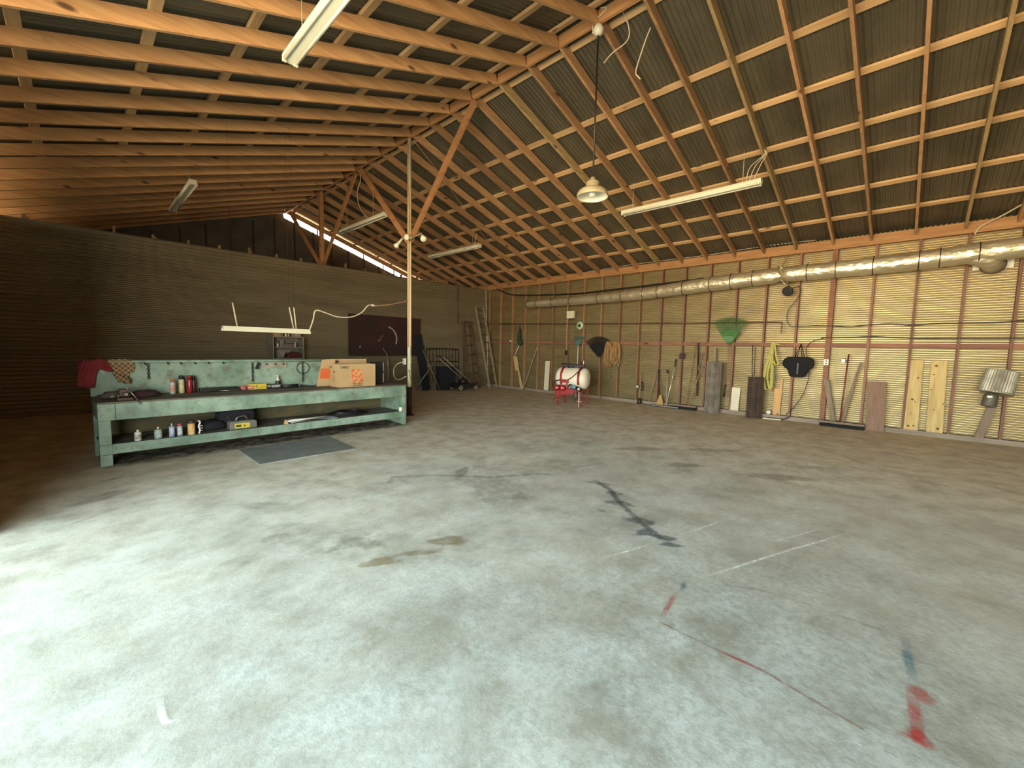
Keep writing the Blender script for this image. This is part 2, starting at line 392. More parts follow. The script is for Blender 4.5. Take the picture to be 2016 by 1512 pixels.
for i, (x, y, rx, ry, ro, k, pk) in enumerate([
    (.12, 5.35, .34, .12, .55, 's_wet', 1), (.17, 5.95, .14, .05, .6, 's_wet', .9), (-.02, 4.75, .12, .03, .6, 's_wet', .8), (1.1, 4.1, .30, .10, -.8, 's_wet', .7),
    (1.18, 3.2, .75, .28, -1.0, 's_dust', .7), (.75, 3.2, .5, .16, .6, 's_dust', .6), (1.55, 2.6, .9, .35, -.7, 's_dust', .7), (.55, 2.5, .5, .22, .6, 's_dust', .5),
    (2.15, 1.1, .45, .35, .2, 's_dust', .5), (1.75, 1.5, .45, .3, .8, 's_dust', .5), (1.35, .75, .5, .25, .5, 's_dust', .6), (2.9, 2.9, .7, .4, .9, 's_dust', .8),
    (1.86, 2.44, .20, .10, -.6, 's_brown', 1), (1.34, 2.5, .22, .08, -.5, 's_brown', 1), (1.62, 2.42, .28, .05, -.5, 's_brown', .8), (.95, 1.85, .3, .10, .5, 's_brown', .5),
    (3.8, 3.3, 1.3, .45, -.55, 's_oil', .55), (4.9, 3.9, 1.2, .5, -.5, 's_oil', .5), (3.0, 3.35, .8, .25, -.6, 's_oil', .6), (5.8, 2.3, 1.3, .35, -.75, 's_oil', .45),
    (4.8, 1.1, .7, .25, -.7, 's_oil', .35), (3.35, .45, .55, .25, -.6, 's_oil', .5), (2.5, .6, .25, .15, .2, 's_oil', .45), (6.6, .4, 1.3, .4, -.9, 's_oil', .4),
    (3.52, 1.95, .20, .10, -1.2, 's_ink', .9), (3.74, 2.12, .12, .08, -1.2, 's_ink', .9), (3.28, 1.60, .16, .10, -1.1, 's_ink', 1), (3.10, 1.47, .13, .07, -.4, 's_ink', 1),
    (3.12, 1.33, .14, .07, -1.2, 's_ink', 1), (3.05, 1.22, .13, .05, -1.0, 's_ink', 1), (3.25, 1.93, .10, .05, -1, 's_ink', .6), (3.90, 2.4, .25, .06, -1.2, 's_ink', .8),
    (5.35, 2.05, .35, .16, -.8, 's_tread', 1), (5.75, 2.85, .5, .18, -.75, 's_tread', .9), (6.5, 2.1, .5, .2, -.8, 's_tread', .9), (5.65, 1.1, .55, .16, -.9, 's_tread', .9),
    (6.6, .75, .6, .14, -.9, 's_tread', .7), (3.05, 3.72, .3, .10, .65, 's_tread', 1), (3.5, 3.9, .45, .12, .65, 's_tread', .7), (7.3, 3.4, .8, .2, -.7, 's_tread', .6),
    (.3, 3.6, 1.0, .4, .5, 's_pale', .7), (2.6, 2.0, .9, .5, -.4, 's_pale', .7), (4.2, 1.75, .9, .3, -.7, 's_pale', .6), (1.0, 1.3, .4, .2, .3, 's_pale', .7), (4.6, 4.6, .9, .12, -.2, 's_pale', .7)]):
    blob({'s_wet': 'damp_patch', 's_dust': 'dust_stain', 's_brown': 'brown_stain', 's_oil': 'oil_stain', 's_ink': 'paint_stain', 's_tread': 'tyre_mark', 's_pale': 'pale_patch'}[k], (x, y), rx, ry, ro, M[k], i*1.7, pk)
strip('bench_dirt_and_shade', [(.12, 6.86), (1.2, 6.90), (2.2, 6.94), (3.2, 6.98), (4.25, 7.03)], .85, M['s_dirt_shade'], False)  # dirt below the bench, darkened to paint in its shade
strip('paint_mark', [(2.46, .94), (2.29, .92), (2.13, .90)], .035, M['p_red']); strip('paint_mark', [(2.62, .95), (2.55, .94), (2.48, .93)], .035, M['p_blue'])
strip('chalk_line', [(4.39, .28), (4.0, .42), (3.65, .56), (3.1, .76), (2.67, .92)], .03, M['p_white']); strip('chalk_line', [(4.34, .44), (4.0, .57), (3.68, .70)], .025, M['p_white'])
strip('chalk_line', [(3.94, 1.08), (3.6, 1.16), (3.29, 1.25)], .028, M['p_white']); strip('chalk_line', [(3.0, 1.32), (2.7, 1.41), (2.47, 1.49)], .025, M['p_white'])
strip('chalk_line', [(4.99, 2.63), (4.4, 2.81), (3.80, 2.99)], .028, M['p_white'])
strip('paint_mark', [(2.11, .89), (2.11, .60), (2.12, .40), (2.06, .04)], .018, M['p_rust'], False); strip('paint_mark', [(2.11, .61), (2.115, .5), (2.12, .39)], .022, M['p_red'])
strip('paint_mark', [(2.94, -.07), (2.72, -.08), (2.52, -.09)], .05, M['p_blue']); strip('paint_mark', [(2.53, -.095), (2.3, -.105), (2.12, -.11)], .055, M['p_red'])
blob('paint_mark', (2.46, -.125), .06, .045, .5, M['p_red'], 4, .8); blob('paint_mark', (2.17, -.12), .06, .04, .3, M['p_red'], 5); strip('paint_mark', [(2.16, -.13), (2.15, -.08), (2.14, -.04)], .03, M['p_red'])
strip('paint_mark', [(2.90, .26), (2.90, .1), (2.90, -.06)], .03, M['p_teal']); strip('paint_mark', [(2.66, .88), (2.85, .6), (2.90, .26)], .02, M['p_teal'])
strip('paint_stain', [(2.14, 3.78), (2.25, 3.95), (2.35, 4.08), (2.76, 3.81), (3.14, 3.37), (3.65, 3.06), (4.03, 2.62)], .10, M['s_oil'])
strip('paint_stain', [(4.03, 2.62), (3.9, 2.4), (3.79, 2.20), (3.54, 1.95), (3.25, 1.58), (3.10, 1.34), (3.05, 1.17)], .09, M['s_ink'])
strip('pale_patch', [(.17, 2.12), (.16, 2.03), (.165, 1.96), (.20, 1.93)], .03, M['p_white'])

# ------------------------------------------------------------------ right wall
def rib(t): return math.sqrt(max(0, 1-(2*t/.60-1)**2)) if t < .60 else 0.0
def corr_x(x, y0, y1, z0, z1, pitch, amp):       # sheet facing -x, ribs running along y
    b = MB(); n = round((z1-z0)/pitch)*12; z1 = z0+n/12*pitch
    b.grid(lambda u, v: (x-amp*rib(((z0+u*(z1-z0))/pitch) % 1), y0+v*(y1-y0), z0+u*(z1-z0)), n, 1); return b
wr = struct(corr_x(10.935, YF, YE, .0720, 3.85, .042, .028).build('wall_right', M['wall_tin'], origin='zero'))
sp_ = MB(); sp_.bb((10.80, YF, .012), (10.96, YE, .085)); sp_.build('sill_plate', M['sill'], wr)
cb = MB(); cb.bb((10.79, YF, 0), (10.97, YE, .012)); cb.build('footing', M['sill'], wr)
for k in range(-5, 25):
    y = S0-.08+SP*k
    if y < YF: continue
    b = MB(); b.bb((10.80, y-.019, .085), (10.89, y+.019, 3.60)); b.build('stud', M['stud'] if k < 9 else M['stud_pale'], wr)
    b = MB(); b.bb((10.825, y+.02, 1.62), (10.865, y+SP-.02, 1.705)); b.build('girt_block', M['girt'], wr)
b = MB(); b.bb((10.795, 1.285+.02, .085), (10.89, 1.285+.10, 3.60)); b.build('stud', M['girt'], wr)
b = MB(); b.bb((10.755, YF, 3.595), (10.798, YE, 3.79)); b.build('eave_beam', M['ridge'], wr)
b = MB(); b.bb((10.80, YF, 3.60), (10.89, YE, 3.68)); b.build('top_plate', M['ridge'], wr)

# ------------------------------------------------------------------ far partition (about 12 ft high, open above) and gable end behind it
b = MB(); n = int(3.6/.077*8)
b.grid(lambda u, v: (XL+v*(10.90-XL), YB-.013*math.cos(2*PI*u*3.58/.077), .02+u*3.58), n, 1)
wbk = struct(b.build('wall_back', M['part_tin'], origin='zero'))
b = MB(); b.bb((XL, YB+.012, 0), (10.80, YB+.10, .08)); b.build('sill_plate', M['sill'], wbk)
for k in range(20):
    x = -1.17+.592*k+(.004*(k % 3)); h = 3.68+.05*((k*7) % 4 == 1)
    b = MB(); b.bb((x-.02, YB+.014, .08), (x+.02, YB+.10, h)); b.build('stud', M['stud_pale'], wbk)
    if k % 3 == 1:
        b = MB(); b.bb((x+.022, YB+.014, 3.2), (x+.06, YB+.10, 3.64)); b.build('stud', M['stud_pale'], wbk)
b = MB(); b.bb((1.21, YB-.011, .02), (1.216, YB-.0095, 3.6)); b.build('sheet_seam', M['roof_tin'], wbk)
# gable end
b = MB(); zt = lambda x: zr(x, .145)
b.prism([(XL, 0), (XR+.1, 0), (XR+.1, zr(XR)-.11), (XM, zr(XM)-.11), (XM-.06, zt(XM)+.02), (XL, zt(XL)+.02)], (0, YE+.10, 0), (1, 0, 0), (0, 0, 1), .03)
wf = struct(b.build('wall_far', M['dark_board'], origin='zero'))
for k in range(20):
    x = XL+.3+.6*k
    b = MB(); b.bb((x-.02, YE+.035, 0), (x+.02, YE+.07, zt(x)-.25)); b.build('batten', M['post_dark'], wf)

for x in (5.18, 5.85, 6.35, 7.5, 8.3, 8.75, 9.6):
    b = MB(); b.bb((x-.02, YE+.09, zr(x)-.25), (x+.02, YE+.14, zt(x))); b.build('cripple_stud', M['post_dark'], wf)
# ------------------------------------------------------------------ left wall with the open door, front wall (both outside the frame)
def solid(name, segs, m):
    b = MB()
    for a, c in segs: b.bb(a, c)
    return struct(b.build(name, m, origin='zero'))
solid('wall_left', [((XL-.12, YF, 0), (XL, DOOR[0], 3.62)), ((XL-.12, DOOR[1], 0), (XL, YE+.1, 3.62)), ((XL-.12, DOOR[0], DOOR[2]), (XL, DOOR[1], 3.62)), ((XL, DOOR[1], 0), (XL+.66, DOOR[1]+.09, 3.58))], M['dark_board'])  # last box: added unseen return that shades the far left; dark board cuts bounce
b = MB(); b.prism([(XL, 0), (XR+.1, 0), (XR+.1, zt(XR)), (XM, zt(XM)), (XL, zt(XL))], (0, YF, 0), (1, 0, 0), (0, 0, 1), .03)
struct(b.build('wall_front', M['part_tin'], origin='zero'))

# ------------------------------------------------------------------ roof
Y0R, Y1R = YF-.1, YE+.16
def roofsheet(side):
    b = MB(); pitch = .068; n = int((Y1R-Y0R)/pitch*6); L = 6.35
    off = .145+.038
    def fn(u, v):
        y = Y0R+u*(Y1R-Y0R); x = XM+side*L*v
        return (x, y, zr(x, off+.010+.009*math.cos(2*PI*y/pitch)))
    b.grid(fn, n, 4); return b
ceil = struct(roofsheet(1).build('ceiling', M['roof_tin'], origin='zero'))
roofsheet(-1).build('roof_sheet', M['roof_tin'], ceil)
b = MB(); b.bb((XM-.02, Y0R, HM), (XM+.02, YE, HM+.155)); b.build('ridge_beam', M['ridge'], ceil)
for side in (1, -1):
    for k in range(-5, 25):
        y = S0+SP*k+(0 if side > 0 else .02)+.012*math.sin(k*2.3)
        if y < YF: continue
        x0, x1 = XM+side*.022, XM+side*6.08
        th = TH if side > 0 else TL; up = Vector((side*math.sin(th), 0, math.cos(th)))
        c = up*.0725
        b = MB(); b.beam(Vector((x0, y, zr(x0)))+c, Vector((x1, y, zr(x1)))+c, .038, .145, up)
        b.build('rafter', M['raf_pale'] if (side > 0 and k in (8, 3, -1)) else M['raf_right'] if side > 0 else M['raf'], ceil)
for side in (1, -1):
    th = TH if side > 0 else TL; up = Vector((side*math.sin(th), 0, math.cos(th)))
    for d in ((.18, 1.36, 2.20, 3.08, 3.64, 4.51, 5.28) if side > 0 else (.12, .82, 1.65, 2.5, 3.38, 4.14, 5.0, 5.85)):
        x = XM+side*d; c = up*(.145+.019)
        b = MB(); b.beam(Vector((x, Y0R, zr(x)))+c, Vector((x, Y1R-.1, zr(x)))+c, .089, .037, up)
        b.build('purlin', M['purlin'], ceil)

# ------------------------------------------------------------------ ridge posts with V braces
def post(loc, label):
    return thing('ridge_post', label, 'post', loc)
P1 = post((XM, 7.62, 0), 'cream painted pole under the ridge, beside the right end of the green workbench')
b = MB(); b.tube([(XM, 7.62, .60), (XM, 7.62, HM-.005)], .042, 14); b.build('pole', M['post_paint'], P1)
b = MB(); b.tube([(XM, 7.62, 0), (XM, 7.62, .60)], .05, 14); b.tube([(XM, 7.62, 0), (XM, 7.62, .012)], .10, 14); b.build('pole_base', M['post_dark'], P1, label='dark stained foot of the pole')
for y, z in ((5.62, HM-.02), (9.70, HM-.05)):
    s = 1 if y > 7.62 else -1
    b = MB(); b.beam((XM, 7.62+s*.05, 3.60), (XM, y, z), .04, .13, (0, -s, 1)); b.build('brace', M['brace'], P1)
P2 = post((XM, 12.03, 0), 'far wooden post rising behind the tin partition to the ridge, with two braces')
b = MB(); b.bb((XM-.05, 11.98, 0), (XM+.05, 12.08, HM-.003)); b.build('post', M['brace'], P2)
for y, z in ((9.95, HM-.04), (14.4, HM-.06)):
    s = 1 if y > 12 else -1
    b = MB(); b.beam((XM, 12.03+s*.06, 3.60), (XM, y, z), .04, .12, (0, -s, 1)); b.build('brace', M['brace'], P2)
# cables and boxes on the pole
b = MB()
b.tube(spline([(XM-.05, 7.58, 5.45), (XM-.06, 7.60, 5.0), (XM-.045, 7.57, 4.3), (XM-.05, 7.565, 3.5), (XM-.048, 7.57, 2.4), (XM-.05, 7.58, 1.3)]), .008, 6)
tag(b.build('power_cable', M['cable_orange']), 'tan electric cable strapped down the cream ridge pole', 'cable')
t = thing('outlet_box', 'pair of ivory outlet boxes fixed to the cream pole above the bench end', 'outlet', (XM-.05, 7.62, 1.0))
b = MB(); b.box((XM-.058, 7.72, 1.13), (.03, .09, .13)); b.build('box', M['white_plastic'], t, .004)
b = MB(); b.box((XM-.058, 7.545, 1.02), (.03, .075, .12)); b.build('box', M['white_plastic'], t, .004)
b = MB(); b.box((XM-.075, 7.725, 1.155), (.004, .02, .025)); b.box((XM-.075, 7.725, 1.105), (.004, .02, .025)); b.build('socket', M['black'], t)
b = MB(); b.box((XM-.055, 7.55, 1.36), (.04, .05, .15)); tag(b.build('cable_junction', M['white_plastic'], None, .004), 'small ivory junction block on the pole above the outlet boxes', 'junction box')
b = MB(); b.tube(spline([(XM-.06, 7.74, 1.12), (XM-.10, 7.95, 1.06), (XM-.10, 8.08, .92), (XM-.1, 8.03, .77), (XM-.1, 7.85, .74), (XM-.06, 7.66, .82)]), .011, 6)
tag(b.build('looped_cord', M['cable_white']), 'white cord looping out beside the outlet boxes on the pole', 'cord')
b = MB(); b.tube(spline([(XM-.06, 7.55, .96), (XM-.08, 7.43, .75), (XM-.08, 7.30, .55), (XM-.08, 7.36, .45), (XM-.06, 7.5, .42)]), .006, 6)
tag(b.build('hanging_wire', mat('red_wire', (.22, .06, .04))), 'thin dark red wire hanging from the pole beside the bench end', 'wire')

# flood lamps on the pole
def flood(pos, d, label, yb):
    t = thing('flood_lamp', label, 'lamp', pos, None, 'flood lamps on the ridge pole')
    d = Vector(d).normalized(); p = Vector(pos)
    b = MB(); b.lathe([(.022, -.13), (.022, -.05), (.03, -.04), (.03, -.01)], p, d, 14); b.build('socket', M['white_enamel'], t)
    b = MB(); b.lathe([(.025, -.01), (.035, .02), (.058, .07), (.060, .085), (.045, .098), (.001, .103)], p, d, 18); b.build('bulb', M['tube_white'], t)
    b = MB(); b.tube([p-d*.12, p-d*.15+Vector((0, 0, .01)), (XM-.03, yb, pos[2]+.06)], .011, 8); b.build('arm', M['white_enamel'], t)
flood((4.76, 7.98, 3.59), (-.2, .55, -.5), 'flood lamp on the left side of the cream pole, pointing down and left', 7.66)
flood((4.67, 7.42, 3.60), (-.9, -.25, -.12), 'flood lamp in the middle of the pole cluster, facing the doorway', 7.60)
flood((4.74, 7.05, 3.56), (-.25, -.55, -.45), 'flood lamp on the right side of the cream pole, pointing down and right', 7.58)

# ------------------------------------------------------------------ fluorescent lights
def fluoro(x, y0, y1, z, label, hang):
    t = thing('fluorescent_light', label, 'ceiling light', (x, (y0+y1)/2, z), None, 'eight foot strip lights')
    ym = (y0+y1)/2
    b = MB(); b.prism([(-.035, .0), (.035, .0), (.065, .045), (.05, .085), (-.05, .085), (-.065, .045)], (x, y1, z), (1, 0, 0), (0, 0, 1), y1-y0); b.build('housing', M['white_enamel'], t, .006)
    for s in (-1, 1):
        b = MB(); b.tube([(x+s*.05, y0+.05, z+.008), (x+s*.05, y1-.05, z+.008)], .018, 10); b.build('tube', M['tube_white'], t)
    b = MB()
    for yy in (y0+.03, y1-.03):
        for s in (-1, 1): b.box((x+s*.05, yy, z+.012), (.035, .03, .05))
    b.build('tube_holder', M['white_enamel'], t, .003)
    b = MB()
    for yy in hang: b.tube([(x, yy, z+.08), (x, yy, zr(x)+.03)], .004, 5)
    b.build('hanger_wire', M['cable_white'], t)
    return t
fluoro(1.50, 2.0, 4.44, 4.07, 'white strip light hung under the left roof slope, nearest the camera', (2.3, 4.1))
fluoro(1.50, 9.15, 11.35, 4.14, 'small looking white strip light under the dark far left roof slope', (9.5, 11.0))
fluoro(5.00, 8.95, 11.33, 4.40, 'white strip light left of the cream pole, beside its left brace', (9.5, 10.9))
fluoro(7.92, 8.98, 11.40, 4.25, 'white strip light under the right slope, just right of the cream pole', (9.3, 11.1))
fluoro(7.64, 1.97, 4.42, 4.13, 'long white strip light under the right slope beside the pendant lamp', (2.25, 4.2))
b = MB()
for i, (dy, dx) in enumerate(((0, .02), (.05, -.02), (.10, .0))):
    b.tube(spline([(7.64+dx, 2.1+dy, 4.21), (7.62, 2.0+dy*1.5, 4.42), (7.66, 1.93+dy*.4, 4.58), (7.7, 1.98, zr(7.7)+.02)]), .006, 5)
tag(b.build('light_cable', M['cable_white']), 'bundle of white cables at the right end of the long strip light', 'cable')
b = MB(); b.tube(spline([(5.0, 9.75, 4.49), (4.9, 9.95, 4.75), (4.85, 10.0, 5.1), (4.86, 9.85, 5.35), (4.83, 9.80, 5.55)]), .009, 6)
tag(b.build('light_lead', M['cable_white']), 'white cord dropping from the ridge to the strip light left of the pole', 'cord')
b = MB(); b.tube(spline([(7.92, 9.25, 4.33), (7.94, 9.2, 4.5), (7.92, 9.12, zr(7.92)+.05)]), .008, 6)
tag(b.build('light_lead', M['cable_white']), 'short white cord above the strip light right of the pole', 'cord')

# shop light over the bench
t = thing('shop_light', 'white hooded four foot shop light hanging low over the green workbench', 'shop light', (2.09, 7.35, 1.62))
b = MB(); b.prism([(-.09, 0), (-.075, 0), (-.045, .045), (.045, .045), (.075, 0), (.09, 0), (.05, .075), (-.05, .075)], (1.48, 7.35, 1.62), (0, 1, 0), (0, 0, 1), 1.22); b.build('hood', M['white_enamel'], t, .004)
for s in (-1, 1):
    b = MB(); b.tube([(1.52, 7.35+s*.035, 1.635), (2.66, 7.35+s*.035, 1.635)], .013, 8); b.build('tube', M['tube_white'], t)
b = MB()
for x, dx in ((1.67, -.05), (2.46, -.06), (2.50, -.03)):
    b.tube([(x, 7.35, 1.69), (x+dx, 7.35, 2.04)], .011, 6)
b.build('hanger_cord', M['cable_white'], t, label='white lower end of a hanging cord')
b = MB()
for x in (1.62, 2.40, 2.47): b.tube([(x, 7.35, 2.03), (x, 7.35, zr(x)+.02)], .0015, 4)
b.build('hanger_wire', M['darkmetal'], t, label='thin dark wire up to the rafters')
b = MB(); b.tube(spline([(2.70, 7.35, 1.66), (2.77, 7.35, 1.86), (2.82, 7.36, 2.02), (3.0, 7.37, 1.99), (3.2, 7.38, 1.94), (3.45, 7.4, 1.955), (3.66, 7.42, 2.05), (3.80, 7.45, 2.19), (3.90, 7.47, 2.21)]), .012, 6)
b.lathe([(.012, 0), (.022, .01), (.022, .06), (.012, .07)], (3.88, 7.47, 2.21), (1, .05, -.1), 10)
tag(b.build('plug_lead', M['cable_white']), 'white cord with a plug running from the shop light towards the pole', 'cord')
b = MB(); b.tube(spline([(3.95, 7.47, 2.20), (4.3, 7.5, 2.26), (4.6, 7.55, 2.34), (4.74, 7.585, 2.38)]), .007, 6)
tag(b.build('extension_lead', M['cable_orange']), 'tan extension cord from the pole to the white plug', 'cord')

# pendant barn lamp
t = thing('pendant_lamp', 'cream dome pendant lamp on a long rod below the ridge', 'pendant lamp', (XM, 3.23, 3.46))
b = MB(); b.lathe([(.205, 0), (.203, .03), (.185, .07), (.15, .098), (.10, .112), (.088, .12), (.086, .185), (.06, .205), (.035, .215), (.03, .25)], (XM, 3.23, 3.46), n=32, capped=False); b.build('lamp_shade', mat('shade_outside', (.50, .43, .27), (.38, .31, .18), 6, .5), t, solid=.004)
b = MB(); b.lathe([(.199, .003), (.18, .06), (.14, .09), (.001, .095)], (XM, 3.23, 3.46), n=32, capped=False); b.build('reflector', M['tube_white'], t)
b = MB(); b.lathe([(.02, .085), (.045, .04), (.055, .0), (.035, -.03), (.001, -.035)], (XM, 3.23, 3.50), n=16); b.build('bulb', M['tube_white'], t)
b = MB(); b.tube([(XM, 3.23, 3.70), (XM, 3.23, 5.47)], .012, 8); b.build('rod', M['darkmetal'], t)
b = MB(); b.lathe([(.001, -.07), (.05, -.05), (.07, 0), (.05, .05), (.02, .075)], (XM, 3.23, 5.52), n=16); b.build('ceiling_cap', M['white_plastic'], t)
for nm, pts, lab in (('loose_wire', [(XM+.03, 2.98, 5.75), (XM+.3, 2.98, 5.62), (XM+.38, 3.03, 5.5), (XM+.3, 3.2, 5.38), (XM+.26, 3.3, 5.28)], 'loose white wire looping down right of the pendant lamp cap'),
                     ('loose_wire', [(5.2, 2.72, 5.52), (5.2, 2.78, 5.40), (5.2, 2.86, 5.2), (5.2, 2.90, 5.06), (5.2, 2.86, 4.99), (5.2, 2.83, 4.95)], 'second loose white wire dangling further down the right slope'),
                     ('pendant_wire', [(XM-.02, 3.30, 5.50), (XM-.03, 3.28, 5.62), (XM-.03, 3.10, 5.7), (XM-.03, 3.2, 5.75)], 'white wire curling into the cap of the pendant lamp')):
    b = MB(); b.tube(spline(pts), .009, 6); tag(b.build(nm, M['cable_white']), lab, 'wire')
b = MB(); b.tube(spline([(4.86, 7.56, zr(4.86)-.012), (5.84, 7.94, zr(5.84)-.012), (6.64, 8.31, zr(6.64)-.012), (8.78, 9.27, zr(8.78)-.012), (9.6, 9.5, zr(9.6)-.012), (10.7, 9.62, 3.62), (10.745, 9.62, 3.55)], 4), .008, 6)
tag(b.build('roof_cable', M['cable_orange']), 'tan cable stapled across the rafters from the pole to the right eave', 'cable')
b = MB(); b.tube(spline([(10.745, y, 3.63+.03*math.sin(y*2.1)) for y in [10.9-.6*i for i in range(21)]], 3), .009, 6)
tag(b.build('eave_cable', M['cable_orange']), 'long tan cable running along the wooden eave beam', 'cable')
b = MB(); b.tube(spline([(10.745, -.55, 3.56), (10.70, -.62, 3.68), (10.60, -.85, 3.80), (10.3, -1.2, 3.98), (10.1, -1.5, 4.05)]), .012, 6)
tag(b.build('eave_wire', M['cable_white']), 'pale wire rising from the eave beam at the far right', 'wire')
b = MB(); b.tube(spline([(10.70, 11.2, 3.60), (10.72, 10.6, 3.37), (10.74, 10.0, 3.29), (10.74, 8.9, 3.22), (10.74, 7.7, 3.17), (10.74, 6.4, 3.19), (10.74, 5.1, 3.22), (10.74, 3.9, 3.26)], 5), .022, 8)
tag(b.build('black_conduit', M['black']), 'thick black cable along the right wall above the foil duct', 'cable')
b = MB(); b.tube(spline([(XR+.02, y, z) for y, z in ((9.9, 3.72), (8.6, 3.76), (7.4, 3.80), (6.2, 3.84), (5.0, 3.84), (3.8, 3.83), (2.6, 3.86), (1.7, 3.84))], 4), .008, 6)
tag(b.build('attic_wire', M['cable_white']), 'white wire lying along the top of the eave beam', 'wire')

# ------------------------------------------------------------------ foil duct on the right wall
t = thing('foil_duct', 'silver foil wrapped round duct hung along the right wall below the eave', 'duct', (10.56, 4, 2.9))
pts = spline([(10.56, y, z) for y, z in ((9.55, 2.93), (8, 2.93), (6.6, 2.945), (5.6, 2.965), (4.3, 3.04), (3.1, 3.105), (2.2, 3.14), (1.4, 3.155), (.5, 3.165), (-.46, 3.205), (-1.06, 3.235), (-2.2, 3.25), (-2.85, 3.25))], 14)
def duct_r(y): return .125+.042*max(0, min(1, (8.2-y)/4.5))
b = MB(); b.tube(pts, [duct_r(p.y)*(1+.05*noise.noise((p.y*5, 1, 2))+.04*noise.noise((p.y*17, 3, 2))-(.22*math.exp(-((p.y-2.23)/.10)**2))) for p in pts], 24)
ob = b.build('duct_pipe', M['foil'], t)
for v in ob.data.vertices:
    p = v.co; k = noise.noise((p.x*9, p.y*7, p.z*9))*.010+noise.noise((p.x*22, p.y*18, p.z*22))*.006
    v.co = p+v.normal*k
def zat(y):
    q = min(pts, key=lambda p: abs(p.y-y)); return q.z
for y in (9.1, 8.45, 7.75, 6.75, 6.0, 5.35, 4.95, 4.3, 3.66, 3.2, 2.75, 1.75, 1.28, .72, .10, -.16, -.62):
    b = MB(); b.tube([(10.56+(duct_r(y)+.009)*math.cos(a*PI/12), y, zat(y)+(duct_r(y)+.009)*math.sin(a*PI/12)) for a in range(24)], .007, 5, closed=True); b.build('strap', M['darkmetal'], t)
b = MB(); q = [(10.56, -.52, 3.18), (10.58, -.66, 3.12), (10.64, -.76, 3.06), (10.72, -.80, 3.03), (10.86, -.80, 3.03)]
b.tube(spline(q), .135, 20); b.build('elbow', M['foil'], t, label='foil elbow turning into the wall')
b = MB(); b.tube([(10.72+.0*a, -.80+.15*math.cos(a*PI/10), 3.03+.15*math.sin(a*PI/10)) for a in range(20)], .01, 6, closed=True); b.build('clamp_ring', M['darkmetal'], t)
b = MB(); b.bb((10.872, -1.05, 2.97), (10.888, -.58, 3.24)); tag(b.build('vent_plate', M['white_plastic'], None, .01), 'white square vent plate on the wall behind the duct elbow', 'vent plate')
b = MB()
for k in range(9):
    a = k*.7; b.tube(spline([(10.56+.16*math.cos(a), 2.36-.03*k, 3.13+.15*math.sin(a)), (10.5+.20*math.cos(a+.5), 2.3-.03*k, 3.13+.20*math.sin(a+.5)), (10.56+.17*math.cos(a+1), 2.22-.02*k, 3.13+.16*math.sin(a+1))]), .012, 5)
b.tube(spline([(10.6, 2.25, 3.28), (10.7, 2.2, 3.45), (10.76, 2.2, 3.6)]), .012, 5)
b.build('joint_tape', M['foil'], t, label='crumpled foil tape around the duct joint')

# ------------------------------------------------------------------ small wall fittings on the right wall
b = MB(); b.tube(spline([(10.785, y, z) for y, z in ((11.1, 2.33), (9, 2.28), (7, 2.235), (5.7, 2.21), (4, 2.18), (2.2, 2.15))], 2), .014, 8); b.tube([(9.33, YB-.025, 3.55), (9.33, YB-.025, 2.30)], .017, 8); b.tube([(9.33, YB-.025, 2.30), (10.77, YB-.03, 2.33), (10.785, 11.1, 2.33)], .014, 8)
tag(b.build('conduit_pipe', mat('rusty_conduit', (.16, .075, .045), (.10, .045, .03), 9, .6, .3)), 'thin rusty conduit running from the far corner along the right wall', 'conduit')
b = MB(); b.tube(spline([(10.79, y, z) for y, z in ((1.6, 2.06), (1.28, 2.05), (1.0, 2.03), (.7, 2.06), (.4, 2.075), (.08, 2.04), (-.3, 2.07), (-.8, 2.06), (-1.2, 2.08), (-1.8, 2.07))], 4), .009, 6); tag(b.build('wall_cable', M['black']), 'upper black cable sagging between studs on the right wall', 'cable')
b = MB(); b.tube(spline([(10.79, y, z) for y, z in ((1.45, 1.81), (1.0, 1.82), (.6, 1.83), (.1, 1.80), (-.5, 1.80), (-1.2, 1.80), (-1.8, 1.80))], 4), .009, 6); tag(b.build('wall_cable', M['black']), 'lower black cable between studs just above the wooden rail', 'cable')
t = thing('control_box', 'cream metal control box on the right wall above the green round dial', 'control box', (10.72, 7.86, 2.40))
b = MB(); b.bb((10.70, 7.73, 2.42), (10.80, 8.00, 2.65)); b.build('box', M['white_board'], t, .008)
b = MB(); b.tube([(10.76, 7.90, 2.42), (10.76, 7.90, 2.37)], .02, 8); b.tube([(10.76, 7.80, 2.42), (10.76, 7.80, 2.38)], .02, 8); b.build('connector', M['darkmetal'], t)
b = MB(); b.tube([(10.785, 8.04, 3.56), (10.785, 8.03, 1.42)], .012, 8); tag(b.build('conduit_riser', mat('pale_conduit', (.55, .42, .24), None, 8, .5)), 'pale vertical conduit from the eave down to the dark outlet', 'conduit')
b = MB(); b.bb((10.765, 7.98, 1.27), (10.80, 8.07, 1.42)); tag(b.build('wall_outlet', M['darkmetal'], None, .004), 'dark outlet box below the pale conduit, left of the white tank', 'outlet')
t = thing('round_dial', 'pale green round dial with a dark centre on the right wall', 'dial', (10.72, 7.52, 2.06))
b = MB(); b.lathe([(.125, 0), (.125, .05), (.115, .058), (.055, .062), (.05, .066)], (10.80, 7.52, 2.19), (-1, .05, 0), 28); b.build('rim', mat('pale_green', (.48, .62, .40), (.42, .55, .34), 5, .5), t)
b = MB(); b.lathe([(.05, .064), (.045, .070), (.001, .072)], (10.80, 7.52, 2.19), (-1, .05, 0), 18); b.build('hub', M['darkmetal'], t)
t = thing('wall_outlet', 'white double outlet on the right face of the double stud', 'outlet', (10.78, 1.34, 1.25))
b = MB(); b.bb((10.755, 1.30, 1.245), (10.795, 1.385, 1.365)); b.build('cover', M['white_plastic'], t, .004)
